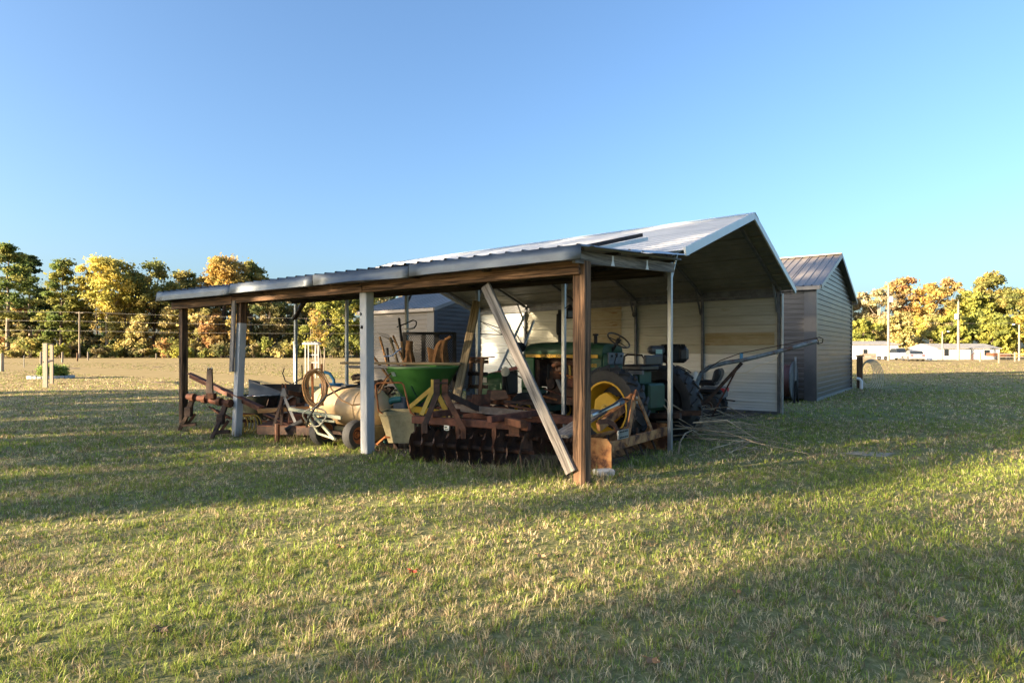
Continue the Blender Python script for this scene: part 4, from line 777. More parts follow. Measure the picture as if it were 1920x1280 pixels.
gangs = [[(.02 + .0 * k, 2.56 - .175 * k) for k in range(10)], [(1.02 + .07 * (k % 9), 2.5 - .2 * k) for k in range(9)]]
for gi, gg in enumerate(gangs):
    for k, (u, v) in enumerate(gg):
        if d0 is None: o = d0 = disc_mesh().build('disc', mat('worn_disc', (.06, .034, .022), (.16, .085, .048), (.25, .13, .07), scale=9, rough=.6, bump=.3, var=.2, metal=.2), dh, smooth=40)
        else: o = link_copy(d0, dh)
        u2 = u + (.035 * k if gi == 0 else 0); place(o, u2, v, .226, rz=R(14 if gi == 0 else -16))
    q = M(); a_, b_ = gg[0], gg[-1]; q.bar((a_[0], a_[1] + .1, .226), (b_[0] + (.035 * 9 if gi == 0 else 0), b_[1] - .12, .226), .04, .04); q.build('gang_axle', rust, dh, 'b')
    for k in (1, 4, 7):
        u, v = gg[k]; u2 = u + (.035 * k if gi == 0 else 0); q = M(); q.bar((u2 - .0, v + .09, .20), (u2 - .02, v + .09, .52), .012, .07, (0, 1, 0)).lathe([(.055, -.03), (.065, 0), (.055, .03)], (u2, v + .09, .226), (0, 1, 0), 12); q.build('hanger', rust, dh, 'b')
fz_ = .54
q = M(); q.bar((.10, 2.72, fz_), (.36, .95, fz_), .10, .10); q.build('front_toolbar', rustr, dh, 'b', bevel=.008)
q = M(); q.bar((1.05, 2.6, fz_), (1.25, .75, fz_), .10, .10); q.build('rear_toolbar', rustr, dh, 'b', bevel=.008)
for v0, v1 in ((2.35, 2.3), (1.35, 1.3)):
    q = M(); q.bar((.05, v0, fz_ + .092), (1.3, v1, fz_ + .092), .08, .08); q.build('side_rail', rustr, dh, 'b', bevel=.006)
q = M(); q.box((.31, 1.12, fz_ - .11), (.16, .22, .01)).box((.31, 1.12, fz_ - .05), (.10, .16, .11)); q.build('clamp', rust, dh, 'b')
q = M(); e = V((.10, .86, fz_ + .06)); q.bar((.30, 1.25, fz_ + .06), e, .085, .085); q.build('bar_stub', rust, dh, 'b')
top = PX(826, 722, 8.25); topb = MB_.inverted() @ top
for i, (px, py, Y, py0) in enumerate(((797, 795, 8.15, 0), (869, 805, 8.0, 0))):
    f = PX(px, py, Y); off = V((-.05 if i == 0 else .06, 0, 0)); q = M(); q.bar(f, top + off + V((0, 0, -.12)), .075, .022, (0, 1, 0)).bar(top + off + V((0, 0, -.14)), top + off + V((0, 0, .08)), .085, .024, (0, 1, 0)).bar(f + V((0, 0, .02)), f + V((0, 0, -.12)), .07, .022, (0, 1, 0)); q.build('mast_leg', rustd if i == 0 else rust, dh, 'w', bevel=.004)
q = M(); q.bar(top + V((.05, .03, -.10)), PX(925, 780, 8.9), .03, .075); q.build('mast_brace', rustd, dh, 'w'); M().cyl(top + V((-.08, 0, .03)), top + V((.1, 0, .03)), .018, None, 8).build('hitch_pin', rustd, dh, 'w')
q = M(); q.bar(PX(846, 763, 8.75), PX(997, 777, 8.6), .02, .10); q.build('flat_bar', mat('grey_brown_bar', (.14, .10, .07), (.27, .20, .15), scale=8, rough=.8), dh, 'w')
q = M(); q.bar(PX(997, 777, 8.6), PX(1085, 786, 8.5), .03, .08); q.build('flat_bar', rust, dh, 'w')
p = PX(838, 801, 8.03) + V((0, -.045, 0)); k = M().box(p, (.085, .004, .062), A - math.pi / 2).build('maker_plate', creamp, dh, 'w')
for dx, dz, w_, h_ in ((-.012, .010, .045, .018), (.014, -.014, .04, .012), (-.02, -.014, .02, .012)): M().box(p + V((dx * .8, -.003 + dx * -.55, dz)), (w_, .004, h_), A - math.pi / 2).build('plate_print', inkm, k, 'w')

# ---------------------------------------------------------------- box blade
bb = bthing('box_blade', 'rusty orange box blade with side plates, between the front corner posts', 'box blade', 1.7, .2)
for u, m_ in ((.79, rusto), (2.74, rusto)):
    q = M(); q.prism([(0.0, 0), (.50, 0), (.50, .30), (.40, .40), (.06, .40), (0, .33)], (u, .03, .01), (0, 1, 0), (0, 0, 1), .016); q.build('side_plate', m_, bb, 'b')
q = M(); q.bar((.80, .10, .30), (2.73, .12, .30), .06, .125); q.build('front_beam', rusto, bb, 'b', bevel=.006)
q = M()
for i in range(6):
    a = i / 5; y_ = .42 + .10 * math.sin(a * math.pi); q.v += [(.80, y_, .02 + .38 * a), (2.73, y_, .02 + .38 * a)]
    if i: q.f.append((2 * i - 2, 2 * i - 1, 2 * i + 1, 2 * i))
q.build('moldboard', rusto, bb, 'b', smooth=60, solid=.012)
for u in (1.05, 1.5, 1.95, 2.4):
    q = M(); q.tube([(u, .22, .42), (u, .2, .2), (u - .02, .12, .05)], [.02, .02, .012], 6); q.build('ripper_shank', rustd, bb, 'b')
q = M(); q.bar((1.28, .07, .28), (1.62, .12, .82), .09, .02, (0, -1, .3)).bar((1.62, .12, .80), (1.72, .12, .94), .10, .03, (0, -1, 0)).bar((1.75, .14, .90), (2.25, .12, .32), .08, .02, (0, -1, .2)).bar((1.68, .16, .90), (1.3, .5, .52), .06, .05); q.build('mast', rusto, bb, 'b', bevel=.004)
for z in (.86, .80): M().cyl((1.66, .09, z), (1.66, .16, z), .02, None, 8).build('pin', steel, bb, 'b')
q = M(); cpts = [(.86 + .5 * (1 - math.cos(a)) * .5, .10, .34 + .40 * math.sin(a) ** .8) for a in (math.pi * .5 * k / 6 for k in range(7))]
pts = [(1.12, .08, .30), (1.10, .09, .45), (1.02, .11, .56), (.9, .14, .61), (.72, .18, .62)]
for k in range(4): q.bar(pts[k], pts[k + 1], .02 if False else .06, .018, (0, -1, 0))
q.build('curved_strap', rust, bb, 'b')
q = M(); q.bar((.95, .30, .52), (1.65, .28, .72), .05, .12); q.build('drawbar', rusto, bb, 'b', bevel=.005)
t = bthing('hydraulic_cylinder', 'bright steel rod with black hose lying on the box blade', 'cylinder', 1.2, .3, None, .6); q = M(); q.cyl((.62, .22, .70), (1.35, .20, .80), .024, None, 10); q.build('rod', steel, t, 'b'); q = M(); q.tube([(.75, .18, .735), (1.1, .17, .80), (1.4, .19, .86), (1.62, .2, .83)], .014, 6); q.build('hose', hosek, t, 'b'); M().cyl((1.33, .2, .795), (1.45, .2, .815), .035, None, 10).build('gland', galvd, t, 'b')
t = bthing('step_plate', 'grey perforated metal step plate resting on the box blade', 'step plate', 1.2, .1, None, .38); q = M(); q.box((1.2, .075, .425), (.30, .015, .115)); q.build('plate', galv, t, 'b')
for k in range(5):
    for z in (.39, .46): M().box((1.10 + .05 * k, .066, z), (.03, .006, .016)).build('hole', black, t, 'b')
t = bthing('grey_plank', 'dark grey plank lying behind the front corner post', 'plank', .8, .55, None, .45); M().bar((.35, .50, .46), (1.6, .62, .66), .22, .035).build('board', wgrey[0], t, 'b')
t = thing('concrete_block', 'pale broken concrete block at the foot of the corner post', 'block', PG(1132, 891)); M().box((0, 0, .035), (.24, .14, .08), .3).build('block', concrete, t, bevel=.015)

# ---------------------------------------------------------------- field sprayer
sp = bthing('field_sprayer', 'two wheeled sprayer cart with a big aged plastic tank behind the white post', 'sprayer', .45, 4.5)
tc_ = V((.62, 0, .58))
q = M(); q.lathe([(0, 3.93), (.16, 3.94), (.26, 3.99), (.305, 4.08), (.31, 4.2), (.31, 4.66), (.316, 4.70), (.316, 4.74), (.31, 4.78), (.31, 5.2), (.30, 5.32), (.25, 5.42), (.15, 5.47), (0, 5.48)], (tc_.x, 0, tc_.z), (0, 1, 0), 36); o = q.build('tank', tankm, sp, 'b', smooth=35)
q = M(); q.cyl((tc_.x, 4.72, .88), (tc_.x, 4.72, .93), .12, .12, 18); q.build('tank_lid', blackp, o, 'b')
for v in (4.25, 5.15): M().torus((tc_.x, v, tc_.z), (0, 1, 0), .314, .010, 32, 6).build('tank_strap', tankm, sp, 'b')
q = M(); q.bar((.3, 3.95, .26), (.3, 5.5, .26), .06, .06).bar((.9, 3.95, .26), (.9, 5.5, .26), .06, .06).bar((.2, 4.3, .24), (1.0, 4.3, .24), .06, .06).bar((.2, 5.1, .24), (1.0, 5.1, .24), .06, .06); q.box((.6, 4.15, .28), (.5, .3, .05)); q.build('cart_frame', lichen, sp, 'b')
q = M(); q.box((.55, 4.05, .2), (.5, .2, .24)); q.build('pump_box', lichen, sp, 'b', bevel=.02)
for v, ax in ((3.93, -1), (4.72, 1)): wheel(sp, FR[sp].inverted() @ B(.12, v, .225), (0, -1, 0), .225, .17, .125, rustb, dish=.0)
M().bar((.12, 3.9, .225), (.12, 4.75, .225), .05, .05).build('axle', rustd, sp, 'b')
q = M(); a_ = PX(543, 766, 9.75); b2 = PX(640, 783, 9.35); q.bar(a_, b2, .045, .05); q.build('boom_arm', mintm, sp, 'w')
q = M(); q.bar(PX(588, 778, 9.5), PX(627, 823, 9.3), .035, .04).bar(PX(578, 780, 9.6), PX(597, 812, 9.5), .03, .03).bar(PX(597, 812, 9.5), PX(630, 823, 9.3), .03, .03).bar(PX(590, 786, 9.5), PX(628, 790, 9.4), .03, .03); q.build('hitch_frame', mintm, sp, 'w')
q = M(); ctr = PX(590, 782, 9.42)
q.tube([ctr + V((.17 * math.cos(a) * (1 + .1 * math.sin(a * 3)), .04 * math.sin(a * 2), .14 * math.sin(a))) for a in (2.2 * math.pi * 2 * k / 46 for k in range(47))], .011, 6); q.build('cream_hose', hosec, sp, 'w', smooth=60)
q = M(); q.tube([PX(575, 800, 9.45), PX(578, 785, 9.4), PX(590, 765, 9.35), PX(612, 742, 9.3), PX(640, 728, 9.4), PX(684, 719, 9.8)], .016, 8); q.build('black_hose', hosek, sp, 'w', smooth=60)
q = M(); q.tube([PX(606, 700, 9.5), PX(622, 730, 9.15), PX(640, 750, 9.1), PX(660, 759, 9.1), PX(688, 757, 9.15), PX(712, 735, 9.4), PX(727, 708, 9.7)], .012, 8); q.build('tan_hose', hosem, sp, 'w', smooth=60)
for px, py0, py1 in ((587, 681, 770), (605, 682, 760)): M().bar(PX(px, py1, 9.75), PX(px - 2, py0, 9.75), .03, .03).build('hose_stake', rustb, sp, 'w')
hc = thing('hose_coil', 'thick coil of orange tan hose hanging on the sprayer', 'hose', PX(591, 762, 9.6)); cc = PX(591, 726, 9.62)
for k in range(11):
    ra, rb_ = random.uniform(.135, .185), random.uniform(.24, .31); ph = random.uniform(-.12, .12); dy = random.uniform(-.05, .05); dx_ = random.uniform(-.015, .015)
    q = M(); q.tube([cc + V((dx_ + math.sin(a) * ra + ph * .2 * math.cos(a), dy + .03 * math.sin(a * 2), math.cos(a) * rb_ - .015)) for a in (2 * math.pi * j / 26 for j in range(27))], .0125, 6, cap=False); q.build('hose_loop', hosem, hc, 'w', smooth=60)
M().torus(cc + V((-.13, 0, .02)), (1, 0, .3), .05, .008, 14, 5).build('tie', hosek, hc, 'w')

# ---------------------------------------------------------------- cultivator at the left end
cv = thing('subsoiler', 'rusty two shank ripper with a tall flat mast plate, outside the left end post', 'ripper', PG(372, 815))
q = M(); a_, b_ = PX(352, 743, 11.15), PX(434, 757, 10.75); q.cyl(a_, b_, .055, None, 10); q.build('toolbar', rustr, cv, 'w', smooth=40)
for px, py in ((362, 745), (384, 748), (412, 753), (430, 756)): 
    c = PX(px, py, 11.1 - (px - 352) * .005); M().cyl(c + V((-.035, .01, 0)), c + V((.035, -.01, 0)), .075, None, 8).build('collar', rust, cv, 'w')
q = M(); q.prism([(-.075, 0), (.075, 0), (.055, .50), (-.045, .50)], PX(393, 743, 10.88), (1, -.25, 0), (0, 0, 1), .03); q.build('mast_plate', rustd, cv, 'w', bevel=.005)
for px in (391, 397): M().cyl(PX(px, 690, 10.84), PX(px, 690, 10.92), .013, None, 8).build('pin_hole', creamp, cv, 'w')
q = M(); q.bar(PX(388, 742, 10.85), PX(404, 742, 10.85), .12, .10); q.build('mast_foot', rust, cv, 'w', bevel=.01)
for pts, nm in ((((362, 742, 11.1), (354, 768, 11.15), (352, 778, 11.2), (336, 806, 11.55)), 1), (((424, 755, 10.8), (414, 782, 10.72), (412, 790, 10.68), (397, 822, 10.47)), 2)):
    P = [PX(*p) for p in pts]; q = M(); q.bar(P[0], P[2], .085, .06, (0, 1, 0)).bar(P[1] + V((0, 0, .05)), P[1] - V((0, 0, .12)), .11, .11).bar(P[2], P[3], .065, .04, (0, 1, 0)); s_ = q.build('shank', rustd, cv, 'w', bevel=.006)
    f = P[2].lerp(P[3], .55); M().bar(f + V((-.02, 0, -.03)), f + V((.24, 0, -.01)), .05, .06).build('wing', rustd, s_, 'w'); M().bar(f + V((.08, 0, -.02)), f + V((.2, .05, .17)), .05, .05).build('brace', rust, s_, 'w')
t = thing('angle_iron', 'long rusty angle iron slanting down from the left end post', 'beam', PX(490, 768, 10.6)); q = M(); q.bar(PX(356, 703, 11.7), PX(491, 767, 10.5), .02, .11).bar(PX(356, 700, 11.62), PX(491, 763, 10.42), .10, .018); q.build('angle_iron', rustr, t, 'w')
t = thing('square_timber', 'square brown timber lying on the rotary mower', 'beam', PX(530, 772, 10.5)); q = M(); q.bar(PX(484, 770, 10.45), PX(586, 765, 10.6), .085, .075); q.build('timber', handle[0], t, 'w', bevel=.006)
sh = thing('spring_harrow', 'spring tooth harrow with curved yellow tines beside the third post', 'harrow', PG(462, 812))
for z0, dY in ((775, .0), (787, -.1)): M().bar(PX(436, z0, 11.05 + dY), PX(478, z0 + 3, 11.15 + dY), .05, .05).build('frame_bar', rustr, sh, 'w')
for k in range(7):
    px = 440 + 6.4 * k; c = PX(px, 795, 11.0 + .03 * (k % 2)); r_ = .155; q = M(); q.tube([c + V((.12 * math.sin(a), -.02, r_ * math.cos(a) * 1.05)) for a in (-.3 + 3.5 * j / 12 for j in range(13))], .013, 6); q.build('tine', yellowd, sh, 'w', smooth=60)
for k in range(4):
    c = PX(392 + 7 * k, 762 + 3 * k, 11.3); M().bar(c, PX(420 + 5 * k, 782 + k, 11.1), .02, .03).build('side_tine', rust, sh, 'w')

# ---------------------------------------------------------------- wheelbarrow, black box trailer, rotary mower
wb = thing('metal_tub', 'wide dark metal tub full of white scraps behind the third post', 'tub', PX(482, 775, 11.9)); wb.location.z = 0; FR[wb] = Matrix.Translation(wb.location)
c = PX(484, 741, 11.9); q = M(); q.lathe([(.10, -.40), (.20, -.38), (.36, -.12), (.40, 0), (.415, .0), (.40, .012), (.36, -.02), (.2, -.2), (0, -.22)], c, (0, 0, 1), 28); q.build('basin', mat('olive_tub', (.022, .026, .02), (.05, .055, .038), (.1, .06, .04), scale=6, rough=.5), wb, 'w', smooth=40)
for s in (-.2, .2): M().bar(c + V((s, 0, -.35)), V((c.x + s * 1.3, c.y, 0)), .04, .04).build('leg', rustd, wb, 'w')
for k in range(14):
    a = random.uniform(0, 6.28); r_ = random.uniform(0, .27); M().box(c + V((math.cos(a) * r_, math.sin(a) * r_, random.uniform(-.05, .0))), (random.uniform(.05, .16), random.uniform(.04, .1), .02), Matrix.Rotation(random.uniform(0, 3), 3, 'Z').to_euler()).build('scrap', random.choice([whitep, whitep, creamp, redp]), wb, 'w')
bt = thing('dump_cart', 'black steel dump cart with a sloped side, behind the rotary mower', 'cart', PX(525, 790, 12.1)); bt.location.z = 0; FR[bt] = Matrix.Translation(bt.location)
P = [PX(476, 713, 12.0), PX(568, 712, 12.4), PX(570, 745, 12.4), PX(528, 740, 11.8)]
c = PX(524, 734, 12.4)
q = M(); q.box(c + V((.02, .25, -.08)), (.98, .02, .44)).box(c + V((.02, 0, -.30)), (.96, .6, .02)).box(c + V((.5, .0, -.1)), (.02, .52, .4)); q.build('tray', black, bt, 'w')
q = M(); q.prism([(-.5, .22), (-.44, .22), (.25, -.06), (.25, -.30), (-.5, -.30)], c + V((0, -.27, 0)), (1, 0, 0), (0, 0, 1), .02); q.build('side_panel', mat('slate_panel', (.10, .12, .14), (.15, .17, .19), scale=5, rough=.45), bt, 'w'); q = M(); q.bar(c + V((-.5, -.27, .23)), c + V((-.5, .25, .15)), .02, .06).bar(c + V((-.47, -.28, .225)), c + V((.27, -.28, -.05)), .03, .03); q.build('rim', greym, bt, 'w')
for s in (-.15, .3): wheel(bt, FR[bt].inverted() @ (V((c.x + s, c.y - .36, .2))), (0, -1, 0), .2, .1, .1, greym)
q = M(); q.tube([PX(533, 690, 11.6), PX(530, 700, 11.6), PX(535, 714, 11.6), PX(548, 720, 11.5), PX(567, 708, 11.5)], .012, 6); q.tube([PX(566, 684, 11.4), PX(567, 712, 11.4)], .012, 6); q.build('handle', black, bt, 'w', smooth=60)
rm = thing('rotary_mower', 'brown rotary mower deck with a grey A-frame hitch, left of the sprayer', 'rotary mower', PG(552, 820))
dk = PX(552, 806, 10.5)
q = M(); q.prism([(-.53, -.30), (.42, -.42), (.5, .15), (.3, .5), (-.3, .55), (-.56, .25)], V((dk.x, dk.y + .05, .24)), (1, 0, 0), (0, 1, 0), .02); q.build('deck', rust, rm, 'w')
q = M(); ring = [(-.53, -.30), (.42, -.42), (.5, .15), (.3, .5), (-.3, .55), (-.56, .25)]
for k in range(6): a_, b_ = ring[k], ring[(k + 1) % 6]; q.bar(V((dk.x + a_[0], dk.y + .05 + a_[1], .17)), V((dk.x + b_[0], dk.y + .05 + b_[1], .17)), .012, .13)
q.build('skirt', rustd, rm, 'w')
ap = PX(533, 733, 10.4)
for (px, py, Y), m_ in (((514, 797, 10.25), rustd), ((527, 800, 10.35), rustd), ((559, 803, 10.3), greym), ((549, 800, 10.5), rustd)): q = M(); q.bar(PX(px, py, Y), ap + V((random.uniform(-.03, .03), 0, -.04)), .045, .02, (0, 1, 0)); q.build('frame_leg', m_, rm, 'w')
q = M(); q.prism([(-.055, -.09), (.055, -.09), (.025, .05), (-.025, .05)], ap, (1, 0, 0), (0, 0, 1), .06); q.build('hitch_head', greym, rm, 'w', bevel=.005); q = M(); [q.cyl(ap + V((s, 0, .03)), ap + V((s, 0, .13)), .013, None, 6) for s in (-.03, .02)]; q.build('hitch_ear', rust, rm, 'w')
q = M(); q.bar(ap + V((.05, 0, -.02)), PX(572, 742, 10.9), .05, .075); q.build('top_link', rustd, rm, 'w'); M().bar(PX(514, 774, 10.3), PX(526, 766, 10.35), .03, .015).build('cross_strap', rust, rm, 'w')
q = M(); q.cyl(PX(536, 806, 10.2), PX(568, 790, 10.25), .05, .055, 12); q.build('driveshaft', black, rm, 'w', smooth=40); M().cyl(V((dk.x - .13, dk.y - .42, 0)), V((dk.x - .13, dk.y - .42, .3)), .04, None, 10).build('tail_wheel_stem', rust, rm, 'w')
M().box(V((dk.x + .02, dk.y + .1, .33)), (.26, .26, .17)).build('gearbox', rustr, rm, 'w', bevel=.03)
arcp = [PX(552, 752, 10.9) + V((.30 * math.cos(a) + .08, 0, .36 * math.sin(a) - .25)) for a in (math.pi * k / 14 for k in range(15))]; q = M(); [q.bar(arcp[k], arcp[k + 1], .10, .018, (0, 0, 1) if 3 < k < 11 else (1, 0, 0)) for k in range(14)]; q.build('fender', greym, rm, 'w', smooth=60)
M().bar(PX(497, 775, 10.8), PX(560, 803, 10.35), .10, .03).build('cross_beam', rustr, rm, 'w')

# ---------------------------------------------------------------- loose scrap iron among the implements
def scrap_heap(label, px0, px1, py0, py1, Y0, Y1, n, seed):
    r = random.Random(seed); b = PX((px0 + px1) / 2, py1, (Y0 + Y1) / 2); b.z = 0; t = thing('scrap_heap', label, 'scrap iron', b)
    for k in range(n):
        Y = r.uniform(Y0, Y1); p = PX(r.uniform(px0, px1), r.uniform(py0, py1), Y); p.z = max(.04, p.z); an = r.uniform(-.6, .6) + (1.3 if k % 4 == 0 else 0); L_ = r.uniform(.3, .85); d = V((math.cos(an), math.sin(an) * .5, r.uniform(-.25, .25))) * L_; e = p + d; e.z = max(.03, e.z); m_ = r.choice([rust, rust, rustd, rustr, greym, black]); kind = k % 3
        if kind == 0: M().bar(p, e, r.uniform(.03, .06), r.uniform(.02, .08)).build('bar', m_, t, 'w')
        elif kind == 1: M().cyl(p, e, r.uniform(.012, .03), None, 8).build('pipe', m_, t, 'w', smooth=40)
        else: M().prism([(0, 0), (L_ * .5, .02), (L_ * .45, .16), (.05, .2)], p, V((math.cos(an), math.sin(an), .1)).normalized(), V((0, .3, .95)), .012).build('plate', m_, t, 'w')
        if k % 3 != 1 or p.z > .12: M().bar(V((p.x + d.x * .5, p.y + d.y * .5, 0)), p + d * .5, .03, .03).build('prop', rustd, t, 'w')
scrap_heap('heap of rusty bars and plates between the black cart and the sprayer', 470, 575, 762, 800, 10.9, 11.5, 18, 3)
scrap_heap('rusty iron scrap heaped between the disc harrow and the tractor', 845, 1010, 752, 795, 9.4, 10.4, 22, 5)
scrap_heap('dark scrap and rods lying under the green hopper', 715, 850, 760, 815, 9.6, 10.8, 16, 8)
def wthing(name, label, cat, p, group=None, z0=True):
    p = V(p)
    if z0: p.z = 0
    return thing(name, label, cat, p, 0, group)
# ---------------------------------------------------------------- green spreader hopper with planks and tools on it
hc_ = PX(792, 700, 10.45); sg = wthing('spreader', 'bright green cone shaped spreader hopper with planks laid across its rim', 'spreader', hc_)
q = M(); q.lathe([(.20, .52), (.22, .55), (.40, .82), (.60, 1.16), (.625, 1.20), (.64, 1.20), (.64, 1.23), (.61, 1.23), (.58, 1.18), (.2, .58), (0, .56)], (hc_.x, hc_.y, 0), (0, 0, 1), 40); o = q.build('hopper', greenh, sg, 'w', smooth=35)
fa = (-.62, -.78); 
def on_cone(a, z): r_ = .22 + (z - .55) / .65 * .405 + .006; return V((hc_.x + r_ * math.cos(a), hc_.y + r_ * math.sin(a), z))
M().prism([(-.055, -.04), (.055, -.04), (.055, .04), (-.055, .04)], on_cone(R(-132), 1.11), V((math.sin(R(132)) , math.cos(R(132)) * -1, 0)).normalized(), V((math.cos(R(-132)) * .53, math.sin(R(-132)) * .53, .85)), .006).build('label_plate', creamp, o, 'w')
q = M(); q.bar(on_cone(R(-105), .92), on_cone(R(-88), .60), .03, .02); q.build('gusset', greend, o, 'w')
q = M(); q.cyl((hc_.x, hc_.y, .36), (hc_.x, hc_.y, .53), .17, .2, 18); q.build('agitator_housing', greenh, sg, 'w', smooth=40)
q = M(); q.cyl(V((hc_.x - .30, hc_.y - .28, .57)), V((hc_.x - .1, hc_.y - .22, .57)), .06, None, 12); q.build('spout', greenh, sg, 'w', smooth=40)
for k in range(3):
    a = R(-150 + 120 * k); q = M(); q.bar(V((hc_.x + .25 * math.cos(a), hc_.y + .25 * math.sin(a), .52)), V((hc_.x + .42 * math.cos(a), hc_.y + .42 * math.sin(a), 0)), .06, .05); q.build('stand_leg', greend, sg, 'w')
q = M(); q.bar(on_cone(R(-160), 1.0), on_cone(R(-150), .45) + V((0, -.05, 0)), .05, .03); q.build('side_bracket', greend, sg, 'w')
for i, (a_, b_, w_, h_, m_, lab) in enumerate((((640, 680, 10.35), (864, 682, 10.25), .14, .04, wpale[2], 'long pale plank lying on top of the green hopper'), ((655, 687.5, 10.16), (806, 689.5, 10.02), .05, .05, wgrey[2], 'short grey board edge on below the pale plank'))):
    t = thing('plank', lab, 'plank', PX((a_[0] + b_[0]) / 2, a_[1], 10.2)); board(PX(*a_), PX(*b_), w_, h_, m_, 'board', t)
for i, (a_, b_, r_, lab, m_, head) in enumerate((((737, 629, 10.75), (762, 690, 10.6), .019, 'brown wooden handle leaning by the rake over the hopper', handle[2], 0), ((712, 631, 10.7), (728, 690, 10.6), .02, 'leftmost long wooden handle leaning on the hopper', handle[2], 0), ((731, 633, 10.75), (749, 690, 10.6), .024, 'pale thick axe handle standing in the hopper', wpale[2], 0), ((694, 660, 10.4), (735, 716, 10.25), .02, 'slanting brown handle left of the green hopper', handle[2], 0), ((748, 596, 10.8), (753, 640, 10.75), .022, 'tall tool with black grip standing above the planks', black, 1), ((726, 652, 10.65), (729, 690, 10.6), .022, 'short black handle between the wooden ones', black, 0))):
    t = thing('garden_tool', lab, 'tool', PX(*b_), 0, 'tools standing in the hopper'); P, Q = PX(*a_), PX(*b_); q = M(); q.tube([P, P.lerp(Q, .03), Q], [r_ * .8, r_, r_], 8); q.build('handle', m_, t, 'w', smooth=50)
    if head:
        Q2 = PX(757, 690, 10.65); M().tube([Q, Q2], .02, 8).build('shaft', handle[2], t, 'w')
    if i == 0:
        q = M()
        for k in range(6): q.tube([P + V((.03, 0, -.12)), P + V((-.06 - .03 * k, 0, -.0)), P + V((-.10 - .035 * k, 0, .02 + .01 * k))], .003, 4)
        q.build('rake_tines', black, t, 'w')
t = thing('bow_saw', 'black bow saw hooked on a carport post above the tools', 'saw', PX(763, 612, 11.0)); q = M(); q.tube([PX(744, 613, 10.9), PX(757, 608, 10.9), PX(775, 600, 10.9), PX(781, 603, 10.9), PX(780, 610, 10.9), PX(776, 615, 10.9)], .012, 6); q.build('frame', black, t, 'w', smooth=60); M().bar(PX(776, 615, 10.9), PX(757, 618, 10.95), .004, .03).build('blade', greym, t, 'w')
t = thing('bent_strap', 'pale blue bent handle strap over the tools', 'strap', PX(735, 678, 10.4)); q = M(); q.tube([PX(720, 668, 10.5), PX(735, 667, 10.45), PX(745, 658, 10.45), PX(753, 653, 10.5)], .013, 6); q.build('strap', mat('pale_blue', (.25, .33, .50), rough=.5), t, 'w', smooth=60)
# leather gaiters / worn boots on the planks
def boot(px, py, Y, s, lab, lean):
    t = thing('suede_gaiter', lab, 'gaiter', PX(px, py, Y)); b = PX(px, py, Y); q = M(); ring = []
    for z, rx, ry, ox in ((0, .155, .085, 0), (.05, .15, .085, 0), (.14, .125, .075, .01), (.26, .10, .07, .03 * lean), (.34, .075, .06, .07 * lean), (.37, .06, .05, .09 * lean)):
        ring.append([b + V((s * (ox + rx * math.cos(a) * (1 + .16 * math.sin(3 * a + z * 9))), s * ry * math.sin(a) * (1 + .34 * math.sin(6 * a + z * 4) * (1 - z * 1.8)), s * z)) for a in (2 * math.pi * k / 20 for k in range(20))])
    q.v = [p for r_ in ring for p in r_]; q.f = [(i * 20 + j, i * 20 + (j + 1) % 20, (i + 1) * 20 + (j + 1) % 20, (i + 1) * 20 + j) for i in range(5) for j in range(20)] + [tuple(range(100, 120))]
    q.build('shaft', leather, t, 'w', smooth=50); return t, b
t, b = boot(823, 679, 10.3, 1.0, 'brown suede gaiter slumped on the plank before the mesh gate', 1)
M().bar(b + V((.10, 0, .36)), b + V((.21, .0, .43)), .07, .06).build('toe', leather, t, 'w', bevel=.02); M().prism([(-.04, 0), (.05, 0), (.07, .2), (-.07, .26)], b + V((-.125, -.02, .0)), (1, 0, 0), (0, 0, 1), .05).build('flap', leather, t, 'w', bevel=.015)
t, b = boot(767, 679, 10.35, .62, 'narrow brown suede sleeve standing by the saw post', 0)
M().cyl(b + V((0, 0, .2)), b + V((.01, 0, .36)), .065, .055, 12).build('sleeve', leather, t, 'w', smooth=50)
# black expanded-metal gate
gt = wthing('mesh_gate', 'black framed trailer gate of expanded metal standing behind the hopper', 'gate', PX(805, 800, 11.25)); X0, X1 = PX(757, 0, 11.2).x, PX(853, 0, 11.35).x; yb = 11.28
for x in (X0, (X0 * .62 + X1 * .38), (X0 * .30 + X1 * .70) - .05, X1): M().bar((x, yb, 0), (x, yb, 1.82), .07, .05).build('upright', black, gt, 'w')
for z in (.05, .62, 1.22, 1.80): M().bar((X0 - .02, yb - .03, z), (X1 + .02, yb - .03, z), .04, .05).build('crossbar', black, gt, 'w')
q = M(); nx, nz = 26, 64; dx_, dz_ = (X1 - X0) / nx, 1.8 / nz
for j in range(nz):
    for i in range(nx):
        x = X0 + (i + .5 * (j % 2)) * dx_; z = .03 + j * dz_
        for s in (-1, 1): q.bar((x, yb, z), (x + s * dx_ * .5, yb, z + dz_), .009, .005, (0, 1, 0))
o = q.build('mesh', black, gt, 'w'); o['kind'] = 'stuff'
# ---------------------------------------------------------------- firewood
fw = wthing('firewood_stack', 'stack of split firewood behind the second post, left of the hopper', 'firewood', PX(705, 760, 11.4))
fr = random.Random(4)
for r_ in range(9):
    for k in range(8):
        px = 668 + k * 9 + (4 if r_ % 2 else 0); 
        if r_ == 8 and k > 2: continue
        c = PX(px, 0, 11.4); z = .08 + .115 * r_; rad = fr.uniform(.045, .065); q = M()
        poly = [(rad * fr.uniform(.8, 1.15) * math.cos(a), rad * fr.uniform(.8, 1.15) * math.sin(a)) for a in (2 * math.pi * j / fr.choice((5, 6, 7)) for j in range(6))][:fr.choice((4, 5, 6))]
        q.prism(poly, V((c.x + fr.uniform(-.01, .01), 11.4 + fr.uniform(-.06, .06), z)), V((math.cos(fr.random()), 0, math.sin(fr.random()) * .3)).normalized(), (0, 0, 1), .4); q.build('log', firew, fw, 'w')
